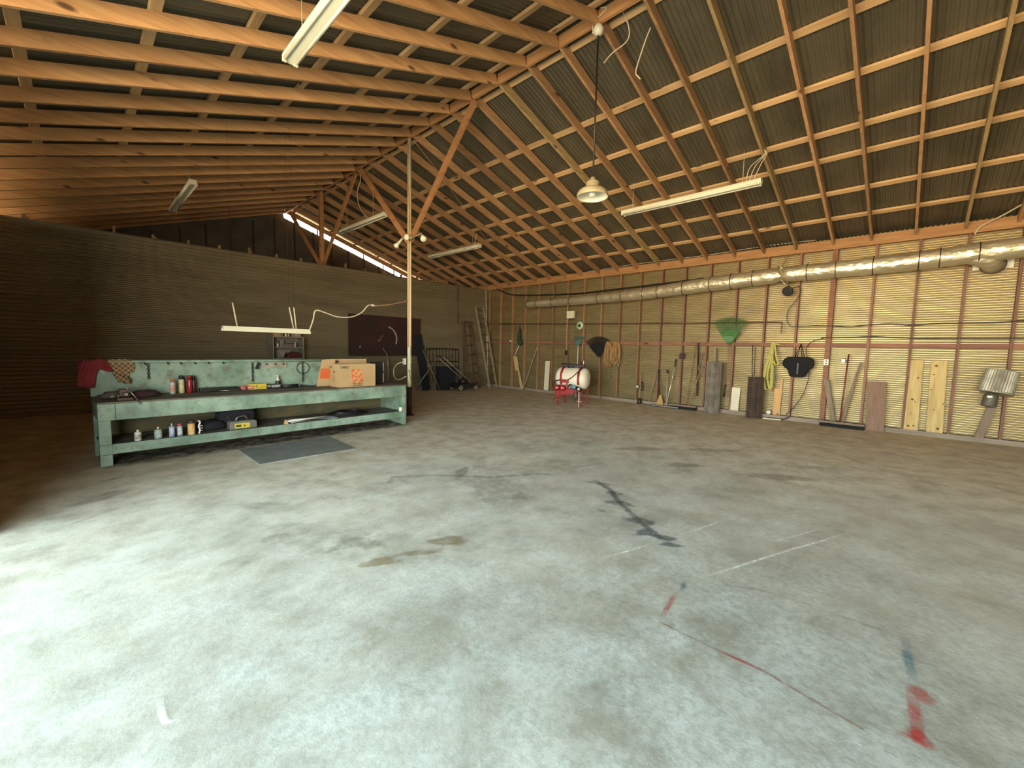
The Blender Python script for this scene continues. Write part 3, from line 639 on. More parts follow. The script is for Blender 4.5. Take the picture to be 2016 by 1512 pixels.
b = MB(); b.box((10.754, 1.342, 1.33), (.004, .03, .025)); b.box((10.754, 1.342, 1.28), (.004, .03, .025)); b.build('socket', M['black'], t)
b = MB(); b.bb((10.82, 1.04, 1.31), (10.88, 1.10, 1.38)); tag(b.build('wall_clip', M['steel'], None, .004), 'small metal clip on the tin between the outlet and the red broom handle', 'clip')
b = MB(); b.bb((10.76, 4.28, 1.27), (10.795, 4.40, 1.42)); tag(b.build('switch_box', M['post_dark'], None, .004), 'small dark box on a stud above the silver squeegee', 'switch box')
# black work lamp and its cord
t = thing('work_lamp', 'black round work lamp hanging just below the duct joint', 'lamp', (10.62, 2.09, 2.70))
b = MB(); b.lathe([(.03, -.07), (.07, -.04), (.105, .0), (.105, .02), (.09, .03)], (10.62, 2.09, 2.80), (-.8, .1, -.3), 20); b.build('lamp_body', M['black'], t)
b = MB(); b.tube(spline([(10.64, 2.09, 2.88), (10.62, 2.07, 2.95), (10.60, 2.05, 3.02)]), .010, 6); b.build('hook', M['black'], t)
b = MB(); b.tube(spline([(10.66, 2.02, 2.86), (10.78, 1.92, 2.90), (10.79, 1.90, 2.75), (10.79, 1.98, 2.58), (10.79, 2.08, 2.42), (10.79, 2.10, 2.22), (10.79, 2.04, 2.08), (10.79, 1.96, 2.05), (10.79, 1.6, 2.06)]), .008, 6); tag(b.build('lamp_cord', M['black']), 'thin black cord curving down the tin from the black work lamp', 'cord')
b = MB(); b.tube(spline([(10.78, 1.42, 1.80), (10.78, 1.60, 1.74), (10.78, 1.70, 1.60), (10.78, 1.68, 1.40), (10.79, 1.62, 1.0), (10.80, 1.70, .60), (10.80, 1.85, .30), (10.80, 1.98, .12)]), .007, 6); tag(b.build('bag_cord', M['black']), 'thin black cord hanging past the black bag to the sill', 'cord')
def chain(name, top, n, link, m, label, ax, yaw_=0):
    b = MB(); x, y, z = top
    for i in range(n):
        c = Vector((x, y, z-link*.75*i-link/2)); h = Vector(ax) if i % 2 == 0 else Vector((ax[1], -ax[0], 0))
        b.tube([c+h*(link*.32*math.cos(a*PI/5))+Vector((0, 0, link*.55*math.sin(a*PI/5))) for a in range(10)], link*.11, 5, closed=True)
    return tag(b.build(name, m), label, 'chain')
chain('wall_chain', (10.76, 2.18, 2.15), 9, .035, M['darkmetal'], 'short dark chain hanging on the right wall above the yellow strap', (0, 1, 0))

# ------------------------------------------------------------------ leaning boards
def board(name, y0b, y1b, y0t, y1t, zb, ztop, xb, xt, th, m, label):
    b = MB(); vs = []
    for dx in (0, th):
        vs += [(xb+dx, y0b, zb), (xb+dx, y1b, zb), (xt+dx, y1t, ztop), (xt+dx, y0t, ztop)]
    b.add(vs, [(0, 1, 2, 3), (7, 6, 5, 4), (0, 4, 5, 1), (1, 5, 6, 2), (2, 6, 7, 3), (3, 7, 4, 0)])
    return tag(b.build(name, m, None, .002), label, 'board')
XB = 10.79
board('pine_board', -.115, .095, -.095, .115, .087, 1.40, 10.80, 10.855, .022, M['board_yellow'], 'yellow pine board with three dark knots, left of the standing yellow pair')
board('pine_board', -.44, -.225, -.405, -.195, .087, 1.40, 10.80, 10.855, .022, M['board_yellow'], 'yellow pine board, right of the standing yellow pair')
KN = mat('pine_knot', (.20, .10, .04), (.12, .06, .025), 40, .8)
def knots(o, pts):
    for y, z, r in pts:
        x = 10.80+.055*(z-.087)/1.313-.0004
        b = MB(); b.lathe([(r, -.001), (r*.9, .0012)], (x, y, z), (-1, 0, .04), 12); b.build('knot', KN, o)
PB = [o for o in COL.objects if o.name.startswith('pine_board')]
knots(PB[0], [(.085, 1.07, .018), (-.045, 1.07, .016), (.0, .66, .020), (-.04, .62, .012), (.02, .16, .020), (-.05, .17, .014)])
knots(PB[1], [(-.27, 1.30, .022), (-.25, 1.14, .012), (-.37, .16, .022), (-.23, .86, .012), (-.41, .62, .012), (-.30, .50, .012)])
board('brown_plank', .35, .63, .38, .66, 0, .96, 10.70, 10.77, .025, M['board_brown'], 'wide reddish brown plank standing between the broom head and the yellow boards')
board('grey_board', 1.10, 1.19, 1.275, 1.36, .087, .95, 10.74, 10.765, .02, M['board_grey'], 'weathered board leaning left beside the double stud')
board('grey_board', .97, 1.05, .775, .80, .087, 1.33, 10.74, 10.765, .025, M['board_grey'], 'thin weathered board leaning right behind the red broom handle')
board('grey_board', -.93, -.82, -1.06, -.96, .087, .75, 10.72, 10.765, .03, M['board_grey'], 'weathered board leaning under the galvanised drum lamp')
board('cream_board', 2.955, 3.165, 2.945, 3.15, .087, .635, 10.82, 10.86, .018, M['white_board'], 'small cream white panel between the two wire rolls')
board('cream_board', 8.735, 8.925, 8.745, 8.935, .087, 1.05, 10.80, 10.86, .02, M['white_board'], 'narrow tall cream panel left of the white tank')
t = tag(MB().prism([(2.115, .087), (2.25, .087), (2.25, .69), (2.155, .69), (2.15, .905), (2.10, .905)], (10.865, 0, 0), (0, 1, 0), (0, 0, 1), .02).build('orange_offcut', M['board_orange'], None, .002), 'orange pine offcut with a narrow tongue beside the yellow strap', 'board')
t = tag(MB().prism([(9.86, .05), (9.99, .05), (10.14, .66), (10.26, .66), (10.37, 1.17), (10.19, 1.17), (10.08, .72)], (10.79, 0, 0), (0, 1, 0), (0, 0, 1), .02).build('yellow_offcut', M['board_yellow'], None, .002), 'stepped yellow board leaning near the corner beside the long ladder', 'board')
board('dark_panel', 7.9, 7.9, 7.9, 7.9, 0, .1, 11, 11, .01, M['post_dark'], 'x') if False else None

# ------------------------------------------------------------------ long handled tools
def pole(name, a, b_, r, m, label, cat='pole'):
    b = MB(); b.tube([a, b_], r, 8); return tag(b.build(name, m), label, cat)
def push_broom(yc, half, x, a, top, mh, label, hcol, rotd=0):
    t = thing('push_broom', label, 'broom', (x, yc, 0), None, 'brooms along the right wall')
    b = MB(); b.beam((x, yc-half, .092), (x-rotd, yc+half, .092), .075, .045); b.build('broom_block', mh, t, .006)
    b = MB(); b.prism([(-.05, 0), (.05, 0), (.032, .07), (-.032, .07)], (x, yc+half-.005, 0), (1, 0, 0), (0, 0, 1), 2*half-.01); b.build('bristles', M['cloth_black'], t)
    b = MB(); b.tube([a, top], .013, 8); b.build('handle', hcol, t)
    return t
push_broom(.99, .36, 10.62, (10.62, 1.02, .10), (10.76, .985, 1.48), M['board_grey'], 'wide push broom with a red handle beside the brown plank', mat('red_handle', (.22, .03, .025), (.14, .025, .02), 6, .5))
push_broom(4.19, .34, 10.63, (10.63, 4.06, .10), (10.775, 3.82, 1.13), M['board_grey'], 'brown push broom left of the pale wire roll', M['handle_wood'])
t = thing('floor_squeegee', 'wide floor squeegee with a silver handle and black grip', 'squeegee', (10.53, 4.6, 0))
b = MB(); b.beam((10.53, 4.26, .035), (10.50, 4.94, .035), .03, .035); b.build('squeegee_bar', M['steel'], t, .003)
b = MB(); b.beam((10.53, 4.26, .013), (10.50, 4.94, .013), .008, .026); b.build('rubber_blade', M['black'], t)
b = MB(); b.tube([(10.53, 4.58, .04), (10.76, 4.50, 1.08)], .014, 10); b.build('handle', mat('silver_pole', (.70, .66, .56), None, 8, .3, .4), t)
b = MB(); b.tube([(10.755, 4.503, 1.06), (10.785, 4.49, 1.26)], .017, 10); b.build('grip', M['black'], t)
b = MB(); b.box((10.70, 4.535, .78), (.05, .045, .12)); b.build('clamp', M['steel'], t, .006)
t = thing('broom', 'corn broom with yellow bristles and a black handle left of the squeegee', 'broom', (10.68, 4.84, 0))
b = MB(); b.tube([(10.69, 4.84, .30), (10.785, 4.95, .97)], .014, 8); b.build('handle', M['black'], t)
b = MB(); b.prism([(-.10, 0), (.09, 0), (.075, .14), (.02, .30), (-.02, .30), (-.075, .14)], (10.70, 4.84, .004), (0, 1, 0), (.12, 0, .99), .045); b.build('bristles', mat('straw', (.62, .40, .15), (.42, .25, .08), 30, .8, 0, .4, (1, 4, .5)), t, .01)
t = thing('mop', 'grey mop handle with a dark cap, left of the silver squeegee handle', 'mop', (10.70, 4.66, 0))
b = MB(); b.tube([(10.70, 4.65, .005), (10.785, 4.70, .90)], .014, 8); b.build('handle', mat('grey_handle', (.45, .38, .27), None, 8, .5), t)
b = MB(); b.tube([(10.785, 4.70, .89), (10.79, 4.71, .97)], .022, 8); b.build('cap', M['black'], t)
t = thing('string_trimmer', 'dark string trimmer standing left of the thin hoe', 'trimmer', (10.70, 5.42, 0))
b = MB(); b.tube([(10.70, 5.41, .10), (10.785, 5.45, .88)], .014, 8); b.build('shaft', M['handle_wood'], t)
b = MB(); b.prism([(-.05, 0), (.04, 0), (.05, .12), (.03, .26), (-.03, .24)], (10.77, 5.43, .36), (0, 1, 0), (.1, 0, 1), .06); b.build('motor', M['black'], t, .01)
b = MB(); b.box((10.70, 5.49, .47), (.05, .05, .06)); b.build('trigger_guard', M['white_plastic'], t, .01)
b = MB(); b.lathe([(.06, 0), (.065, .05), (.04, .12), (.015, .16)], (10.70, 5.41, .004), (0, 0, 1), 16); b.build('head', M['darkmetal'], t)
b = MB(); b.tube(spline([(10.68, 5.36, .02), (10.66, 5.25, .008), (10.67, 5.10, .008), (10.69, 5.0, .02)]), .006, 5); b.build('trimmer_line', M['black'], t)
pole('hoe_handle', (10.73, 5.16, .09), (10.785, 5.01, .90), .012, M['handle_wood'], 'thin brown tool handle leaning between the trimmer and the corn broom', 'tool handle')
pole('pitchfork_handle', (10.70, 4.17, .09), (10.79, 4.04, 1.63), .013, M['handle_wood'], 'tall brown handle leaning left of the hanging dark stake', 'tool handle')
pole('rake_handle', (10.77, 3.98, .62), (10.79, 3.84, 1.45), .012, M['handle_wood'], 'short brown handle leaning behind the dark stake', 'tool handle')
b = MB(); b.beam((10.765, 3.90, .36), (10.785, 3.95, 1.69), .03, .05, (1, 0, 0)); tag(b.build('wood_stake', M['post_dark']), 'dark wooden stake hung upright left of the pale wire roll', 'stake')
pole('long_handle', (10.66, 9.74, .0), (10.785, 9.24, 1.53), .016, mat('pale_handle', (.44, .34, .22), None, 6, .6), 'pale long handle leaning right of the stepped yellow board', 'tool handle')
pole('short_handle', (10.77, 10.28, 1.17), (10.785, 10.07, 1.60), .014, M['white_plastic'], 'short white handle sticking up from the stepped yellow board', 'tool handle')
t = thing('utility_bag', 'drooping dark green bag hung near the far right corner', 'bag', (10.76, 9.98, 1.57))
b = MB(); b.tube(spline([(10.76, 10.05, 2.24), (10.75, 10.04, 2.1), (10.74, 10.05, 1.9), (10.73, 10.02, 1.72), (10.74, 9.95, 1.58)]), [.02]*6+[.05]*6+[.07]*6+[.09]*6+[.05], 12); b.build('bag_body', mat('dark_green_cloth', (.025, .06, .035), (.015, .035, .02), 8, .8), t)
b = MB(); b.tube(spline([(10.76, 10.0, 2.24), (10.76, 9.86, 1.95), (10.76, 9.82, 1.7), (10.76, 9.84, 1.55)]), .012, 6); b.build('cord', M['handle_wood'], t)
b = MB(); b.tube([(10.785, 10.38, 1.70), (10.72, 10.44, 1.72)], .012, 6); b.lathe([(.03, 0), (.03, .03)], (10.72, 10.44, 1.705), (-1, 0, 0), 12); tag(b.build('wall_hook', M['white_plastic']), 'white knob hook on the rail near the corner', 'hook')

# ------------------------------------------------------------------ leaf rakes
def rake(apex, tl, tr, top, web, n, m, label, handle_pts, mh, grip=None, x=10.70):
    t = thing('leaf_rake', label, 'rake', (x, apex[0], 0 if handle_pts[-1][2] < .6 else handle_pts[-1][2]), None, 'leaf rakes hung on the right wall')
    A = Vector((x, apex[0], apex[1]))
    def tip(u):
        y = tl[0]+(tr[0]-tl[0])*u; z = tl[1]+(tr[1]-tl[1])*u+(top-(tl[1]+tr[1])/2)*4*u*(1-u); return Vector((x+.03, y, z))
    b = MB()
    for i in range(n):
        p = tip(i/(n-1)); d = p-A
        b.tube([A+d*.08, A+d*.55+Vector((-.03, 0, 0)), A+d*.96, p+Vector((-.05, 0, -.012))], .0045, 4)
    b.build('tines', m, t)
    b = MB(); b.grid(lambda u, v: A+(tip(u)-A)*(.04+v*web)+Vector((-.028*v, 0, 0)), n*2, 4); b.build('web', m, t, solid=.006)
    b = MB(); b.tube([A+(tip(i/12)-A)*.93+Vector((-.012, 0, 0)) for i in range(13)], .007, 4); b.build('spreader_bar', m, t)
    b = MB(); b.tube(handle_pts, .014, 8); b.build('handle', mh, t)
    if grip:
        b = MB(); b.tube(grip, .018, 8); b.build('grip', M['black'], t)
    return t
G = mat('green_plastic', (.05, .20, .04), (.03, .13, .03), 6, .4)
rake((3.22, 1.62), (3.61, 2.20), (2.82, 2.18), 2.30, .50, 42, G, 'bright green leaf rake hung head up on the right wall', [(10.70, 3.22, 1.66), (10.69, 3.20, 1.3), (10.68, 3.22, .62)], M['stud'], [(10.68, 3.22, .70), (10.67, 3.24, .40)])
rake((6.74, 1.20), (7.26, 1.70), (6.46, 1.77), 1.86, .66, 48, M['cloth_black'], 'big black leaf rake standing head up behind the white tank', [(10.70, 6.74, 1.26), (10.68, 6.70, .8), (10.64, 6.64, .01)], M['handle_wood'])
rake((7.52, 1.53), (7.73, 1.85), (7.31, 1.85), 1.87, .45, 20, mat('teal_plastic', (.10, .22, .21), (.07, .16, .15), 6, .4), 'small teal leaf rake with a white handle behind the white tank', [(10.70, 7.52, 1.56), (10.69, 7.51, 1.1), (10.66, 7.50, .55), (10.62, 7.48, .01)], M['white_plastic'])

# ------------------------------------------------------------------ ropes and strap
def coil(name, y, zt_, zb_, w, r, m, label, cat, loops=5, x=10.74, tail=None):
    b = MB()
    for i in range(loops):
        dy = (i-(loops-1)/2)*w*.22; lw = w*(.55+.45*((i*37) % 5)/4); zb = zb_+.06*((i*53) % 3)
        xx = x-.012*i
        b.tube(spline([(xx, y+dy*.3, zt_), (xx-.02, y+dy-lw*.35, zt_-.12), (xx-.015, y+dy-lw*.5, (zt_*1+zb*2)/3), (xx-.01, y+dy-lw*.2, zb+.02), (xx, y+dy+lw*.15, zb), (xx+.005, y+dy+lw*.45, (zt_+zb*3)/4), (xx+.0, y+dy+lw*.25, zt_-.18), (xx, y+dy*.3+.01, zt_)], 5), r, 6)
    b.tube([(x-.07, y-w*.3, zt_-.16), (x-.08, y, zt_-.19), (x-.07, y+w*.3, zt_-.17)], r*1.1, 6)
    if tail: b.tube(spline(tail), r*.8, 6)
    b.tube([(x+.06, y, zt_+.005), (x-.09, y, zt_+.012)], .008, 6)
    return tag(b.build(name, m), label, cat)
RO = mat('tan_rope', (.46, .27, .11), (.32, .17, .06), 60, .9, 0, .5)
coil('rope_coil', 6.47, 1.70, .98, .13, .012, RO, 'left tan rope coil with a hanging tail beside the black rake', 'rope', 6, tail=[(10.70, 6.42, 1.05), (10.72, 6.40, .85), (10.74, 6.42, .62)])
coil('rope_coil', 6.21, 1.70, 1.03, .15, .013, RO, 'right tan rope coil looped over the wooden rail', 'rope', 6)
YS = mat('yellow_webbing', (.52, .47, .10), (.40, .34, .10), 14, .8)
b = MB()
def ribbon(b, pts, w, th=.006):
    P = spline(pts, 5)
    for i in range(len(P)-1): b.beam(P[i], P[i+1], th, w, (0, 1, 0), .004)
ribbon(b, [(10.74, 2.33, 1.70), (10.70, 2.37, 1.4), (10.70, 2.43, 1.0), (10.71, 2.41, .70), (10.70, 2.35, .66), (10.69, 2.29, .72), (10.70, 2.30, 1.1), (10.70, 2.31, 1.68)], .045)
ribbon(b, [(10.71, 2.30, 1.68), (10.68, 2.34, 1.25), (10.68, 2.37, .95), (10.67, 2.31, .70), (10.68, 2.27, .75), (10.69, 2.28, 1.2)], .04)
ribbon(b, [(10.72, 2.28, 1.66), (10.70, 2.24, 1.45), (10.69, 2.20, 1.30), (10.69, 2.18, 1.24), (10.70, 2.24, 1.22), (10.69, 2.27, 1.30)], .035)
ribbon(b, [(10.73, 2.32, 1.69), (10.72, 2.20, 1.66), (10.74, 2.12, 1.64)], .03)
tag(b.build('tow_strap', YS), 'yellow webbing tow strap hung in loops beside the black bag', 'strap')
b = MB(); b.tube([(10.77, 2.73, 1.64), (10.77, 2.70, 1.0), (10.77, 2.685, .92)], .008, 6); b.tube([(10.77, 2.665, 1.6), (10.77, 2.655, .95)], .006, 6); tag(b.build('hanging_strap', M['black']), 'thin black strap hanging behind the dark wire roll', 'strap')

# ------------------------------------------------------------------ wire rolls
def wire_roll(x, y, r, h, m, label, dens, core):
    t = thing('wire_roll', label, 'wire roll', (x, y, 0), None, 'rolls of wire fencing on the floor')
    b = MB()
    nv, nr = dens
    for L in range(4):
        rr = r*(1-.13*L)
        for i in range(nv):
            a = 2*PI*(i+.37*L)/nv; wob = 1+.02*noise.noise((i*1.3, L, 0))
            b.tube([(x+rr*wob*math.cos(a), y+rr*wob*math.sin(a), .003), (x+rr*math.cos(a+.02), y+rr*math.sin(a+.02), h*(1-.012*L))], core, 3, False)
        for j in range(nr):
            z = .01+(h-.02)*(j+.23*L)/nr
            b.tube([(x+rr*math.cos(k*PI/9), y+rr*math.sin(k*PI/9), z+.012*math.sin(k*.7+j)) for k in range(18)], core, 3, closed=True)
    b.build('mesh', m, t)
    return t
wire_roll(10.58, 3.47, .165, 1.24, mat('grey_wire', (.40, .35, .28), (.24, .20, .16), 5, .5, .3), 'tall pale grey roll of fence wire standing by the wall', (46, 34), .0048)
wire_roll(10.60, 2.57, .155, .93, mat('rusty_wire', (.16, .105, .07), (.09, .06, .045), 5, .7, .2), 'shorter rusty brown roll of fence wire standing by the wall', (44, 22), .0045)
b = MB(); b.beam((10.72, 3.50, .2), (10.78, 3.54, 1.57), .045, .02, (1, 0, 0)); tag(b.build('wood_lath', M['sill']), 'grey wooden lath sticking up out of the pale wire roll', 'lath')
b = MB(); b.lathe([(.045, 0), (.05, .015), (.05, .05), (.03, .065), (.001, .068)], (10.79, 2.31, .14), (-1, 0, 0), 16); tag(b.build('drain_cap', M['white_plastic']), 'round white cap low on the wall left of the orange offcut', 'cap')
b = MB(); b.tube(spline([(10.66, 2.32, .02), (10.70, 2.15, .02), (10.72, 2.0, .03), (10.74, 1.9, .09)]), .014, 6); tag(b.build('black_hose', M['black']), 'short black hose on the floor right of the rusty wire roll', 'hose')
b = MB(); b.box((10.68, 2.22, .012), (.10, .34, .022), rotz(.15)); tag(b.build('floor_lath', M['white_board']), 'pale lath lying on the floor right of the rusty wire roll', 'lath')

# ------------------------------------------------------------------ black bag
t = thing('duffel_bag', 'black bag with a tapered bottom hung on the wooden rail', 'bag', (10.68, 1.82, .97))
b = MB()
prof = [(-.12, .97), (.13, .97), (.16, 1.06), (.18, 1.13), (.27, 1.19), (.29, 1.27), (.25, 1.36), (.17, 1.40), (-.18, 1.40), (-.26, 1.36), (-.28, 1.25), (-.25, 1.17), (-.19, 1.12), (-.15, 1.03)]
b.prism([(p[0], p[1]) for p in prof], (10.76, 1.81, 0), (0, 1, 0), (0, 0, 1), -.15); b.build('bag_body', M['cloth_black'], t, .03)
b = MB(); b.bb((10.60, 1.79, 1.03), (10.608, 1.815, 1.27)); b.build('zipper', M['darkmetal'], t)
for s in (-.1, .07):
    b = MB(); b.tube([(10.70, 1.81+s, 1.39), (10.745, 1.80, 1.68), (10.74, 1.81+s*.5, 1.40)], .009, 6); b.build('strap', M['black'], t)

# ------------------------------------------------------------------ galvanised drum lamp at the far right
t = thing('drum_light', 'galvanised ribbed drum with a grey fitting below, hung on a far right stud', 'light fixture', (10.62, -1.0, .6))
b = MB()
N = 72; ringz = ((.205, 0), (.20, .03), (.19, .36), (.195, .385)); vs = []; ax = Vector((.15, -.16, 1)).normalized(); u = ax.orthogonal().normalized(); w = ax.cross(u); c = Vector((10.56, -.98, .88))
for (rad, z) in ringz:
    for k in range(N):
        rr = rad+(.006 if k % 2 else -.006)*(1 if .02 < z < .37 else 0); a = 2*PI*k/N
        vs.append(c+ax*z+(u*math.cos(a)+w*math.sin(a))*rr)
fs = [(i*N+k, i*N+(k+1) % N, (i+1)*N+(k+1) % N, (i+1)*N+k) for i in range(3) for k in range(N)]+[tuple(range(N))[::-1], tuple(range(3*N, 4*N))]
b.add(vs, fs); b.build('drum', mat('galvanised', (.50, .47, .37), (.33, .30, .23), 6, .45, .4), t)
b = MB(); b.lathe([(.03, 0), (.075, -.02), (.085, -.05), (.085, -.22), (.07, -.235)], c+Vector((.0, .03, 0)), ax, 18); b.build('fitting', mat('grey_cast', (.16, .15, .11), (.10, .09, .07), 8, .6, .2), t)
b = MB(); b.box(c+Vector((-.085, .06, -.055)), (.02, .06, .03)); b.build('name_plate', M['white_plastic'], t)
b = MB(); b.tube([(10.79, -1.05, 1.20), (10.68, -1.02, 1.20)], .02, 8); b.build('bracket', M['darkmetal'], t)

# ------------------------------------------------------------------ ladders in the corner
def ladder(name, label, bl, br, tl, tr, n, m, mr, w, h, rungr=.014):
    t = thing(name, label, 'ladder', ((bl[0]+br[0])/2, (bl[1]+br[1])/2, 0))
    for a, c in ((bl, tl), (br, tr)):
        b = MB(); b.beam(a, c, w, h, (0, 1, .1)); b.build('side_rail', m, t, .003)
    for i in range(n):
        f_ = (i+.6)/n
        b = MB(); b.tube([Vector(bl).lerp(Vector(tl), f_), Vector(br).lerp(Vector(tr), f_)], rungr, 8); b.build('rung', mr, t)
    return t
LM = mat('fibreglass', (.40, .34, .20), (.30, .24, .14), 6, .5)
ladder('extension_ladder', 'tall pale extension ladder leaning in the far right corner', (10.28, 11.02, .0), (10.66, 11.05, .0), (10.05, 11.60, 2.93), (10.45, 11.62, 2.93), 10, LM, M['steel'], .03, .08)
WL = mat('old_ladder_wood', (.16, .085, .05), (.10, .05, .03), 6, .8)
t = ladder('step_ladder', 'dark wooden stepladder folded against the back wall left of the tall ladder', (9.42, 11.20, 0), (9.98, 11.22, 0), (9.50, 11.62, 2.33), (9.84, 11.62, 2.33), 7, WL, WL, .025, .07, .018)
b = MB(); b.box((9.67, 11.60, 2.35), (.42, .14, .03)); b.build('top_cap', WL, t, .004)
for x0, x1 in ((9.46, 9.53), (9.95, 9.81)):
    b = MB(); b.beam((x0, 11.48, 0), (x1, 11.67, 2.30), .022, .045, (0, 1, .1)); b.build('rear_leg', WL, t)
pole('white_pole', (10.735, 11.60, 0), (10.60, 11.66, 3.55), .017, M['white_plastic'], 'thin white pole standing in the corner behind the tall ladder')

# ------------------------------------------------------------------ clutter at the back wall right of the pole
pole('metal_pole', (8.20, 11.16, .012), (7.68, 11.40, 1.325), .016, mat('pale_metal', (.36, .30, .24), None, 8, .4, .3), 'pale pole leaning to the left, upper of two crossed poles')
pole('metal_pole', (7.24, 11.28, .012), (8.09, 11.12, 1.14), .016, mat('pale_metal2', (.36, .29, .23), None, 8, .4, .3), 'pale pole leaning to the right, touching the mower handle')
t = thing('lawn_mower', 'dark push mower with tan wheels in front of the stepladder', 'lawn mower', (9.02, 11.0, 0))
b = MB(); b.prism([(-.42, .09), (.36, .09), (.40, .16), (.28, .23), (-.30, .23), (-.42, .18)], (9.05, 11.24, 0), (1, 0, 0), (0, 0, 1), .46); b.build('deck', M['darkmetal'], t, .02)
b = MB(); b.lathe([(.14, 0), (.14, .10), (.10, .16), (.04, .18)], (9.03, 11.02, .225), (0, 0, 1), 20); b.build('engine', M['black'], t)
for x, y, r in ((8.72, 10.755, .10), (9.36, 10.755, .085), (8.72, 11.235, .10), (9.36, 11.235, .085)):
    b = MB(); b.lathe([(r*.7, -.022), (r, -.018), (r, .018), (r*.7, .022)], (x, y, r+.001), (0, 1, 0), 24); wl = b.build('wheel', M['black'], t)
    b = MB()
    for k in range(5):
        a = 2*PI*k/5+.3; b.beam((x, y-.024, r+.001), (x+r*.72*math.cos(a), y-.024, r+.001+r*.72*math.sin(a)), .012, .03, (0, 1, 0))
    b.lathe([(r*.22, -.006), (r*.22, .006)], (x, y-.026, r+.001), (0, 1, 0), 12)
    b.tube([(x+r*.74*math.cos(k*PI/10), y-.024, r+.001+r*.74*math.sin(k*PI/10)) for k in range(20)], .009, 5, closed=True)
    b.build('hub', mat('tan_hub', (.55, .47, .34), None, 6, .5), wl)
for y in (10.86, 11.18):
    b = MB(); b.tube([(9.32, y, .20), (9.18, y, .32), (8.10, y+.06, 1.14)], .014, 8); b.build('handle', mat('mower_tube', (.40, .32, .27), None, 8, .4, .3), t)
b = MB(); b.tube([(8.10, 10.92, 1.14), (8.09, 11.24, 1.14)], .016, 8); b.build('handle_bar', M['black'], t)
t = thing('wire_rack', 'black wire rack with arched top standing behind the mower', 'rack', (8.62, 11.64, 0))
b = MB(); b.tube(spline([(7.97, 11.64, .01), (7.97, 11.64, 1.26), (8.04, 11.64, 1.36), (8.3, 11.64, 1.385), (9.0, 11.64, 1.385), (9.25, 11.64, 1.36), (9.32, 11.64, 1.26), (9.32, 11.64, .01)], 4), .018, 8); b.build('frame', M['black'], t)
b = MB()
for k in range(9): b.tube([(8.10+k*.135, 11.64, .3), (8.10+k*.135, 11.64, 1.385)], .010, 6)
b.tube([(7.97, 11.64, .95), (9.32, 11.64, .95)], .012, 6); b.build('bar', M['black'], t)
NV = mat('navy_plastic', (.012, .014, .022), (.008, .009, .014), 6, .9)
t = thing('storage_bin', 'large dark navy bin in the shadow behind the crossed poles', 'bin', (8.4, 11.42, 0))
b = MB(); b.lathe([(.28, 0), (.33, .70)], (8.12, 11.66-.34, .0), (0, 0, 1), 4, False); b.build('bin_body', NV, t, .02) if False else None
b = MB(); b.prism([(-.30, 0), (.30, 0), (.34, .74), (-.34, .74)], (8.62, 11.56, 0), (1, 0, 0), (0, 0, 1), .26); b.build('bin_body', NV, t, .02)
b = MB(); b.bb((8.26, 11.29, .74), (8.98, 11.57, .78)); b.build('lid', NV, t, .01)
b = MB(); b.beam((7.95, 11.58, 0), (7.66, 11.67, 1.82), .02, .30, (-1, 0, 0)); tag(b.build('dark_plank', NV), 'dark plank leaning against the right edge of the maroon board', 'board')
b = MB(); b.tube(spline([(8.98, 11.66, 1.60), (8.86, 11.66, 1.56), (8.92, 11.66, 1.46), (9.12, 11.66, 1.25), (9.30, 11.65, 1.08)]), .016, 8); tag(b.build('hooked_cane', M['handle_wood']), 'hooked pale cane leaning on the back wall above the mower', 'cane')

# ------------------------------------------------------------------ maroon tool board on the partition
t = thing('tool_board', 'large dark maroon tool board on the back partition left of the pole', 'tool board', (6.57, 11.70, 1.14))
b = MB(); b.bb((5.37, 11.68, 1.14), (7.77, 11.703, 2.34)); b.build('panel', mat('maroon_panel', (.045, .014, .010), (.022, .008, .007), 1.5, .8), t)
b = MB()
for x in (5.6, 6.1, 6.6, 7.1, 7.5): b.tube([(x, 11.685, 2.1), (x, 11.645, 2.1)], .008, 6)
b.build('peg', M['darkmetal'], t)
b = MB(); b.tube(spline([(6.62, 11.67, 2.02), (6.76, 11.67, 1.95), (6.86, 11.67, 1.82), (6.90, 11.67, 1.65), (6.87, 11.67, 1.50)]), .024, 8); tag(b.build('curved_handle', mat('bone_grey', (.42, .37, .33), None, 5, .6)), 'pale curved handle hung on the maroon tool board', 'tool')
b = MB(); b.beam((6.28, 11.67, 1.58), (6.42, 11.67, 1.76), .05, .07, (0, 1, 0)); b.lathe([(.05, 0), (.05, .1)], (6.28, 11.67, 1.56), (.6, 0, .8), 12); tag(b.build('hand_tool', mat('dusty_pink', (.16, .07, .06), None, 5, .7)), 'dull reddish tool hung left of the curved handle', 'tool')
b = MB(); b.lathe([(.04, 0), (.045, .02), (.02, .03)], (5.72, 11.69, 1.40), (0, -1, 0), 14); tag(b.build('round_tin', M['steel']), 'small grey round cap low on the maroon tool board', 'cap')
b = MB(); b.tube(spline([(6.35, 11.5, 1.38), (6.38, 11.5, 1.30), (6.46, 11.5, 1.22), (6.48, 11.5, 1.10), (6.5, 11.5, .9), (6.52, 11.5, .02)]), .02, 8); tag(b.build('garden_tool', M['steel']), 'pale metal handle standing behind the cardboard boxes', 'tool')

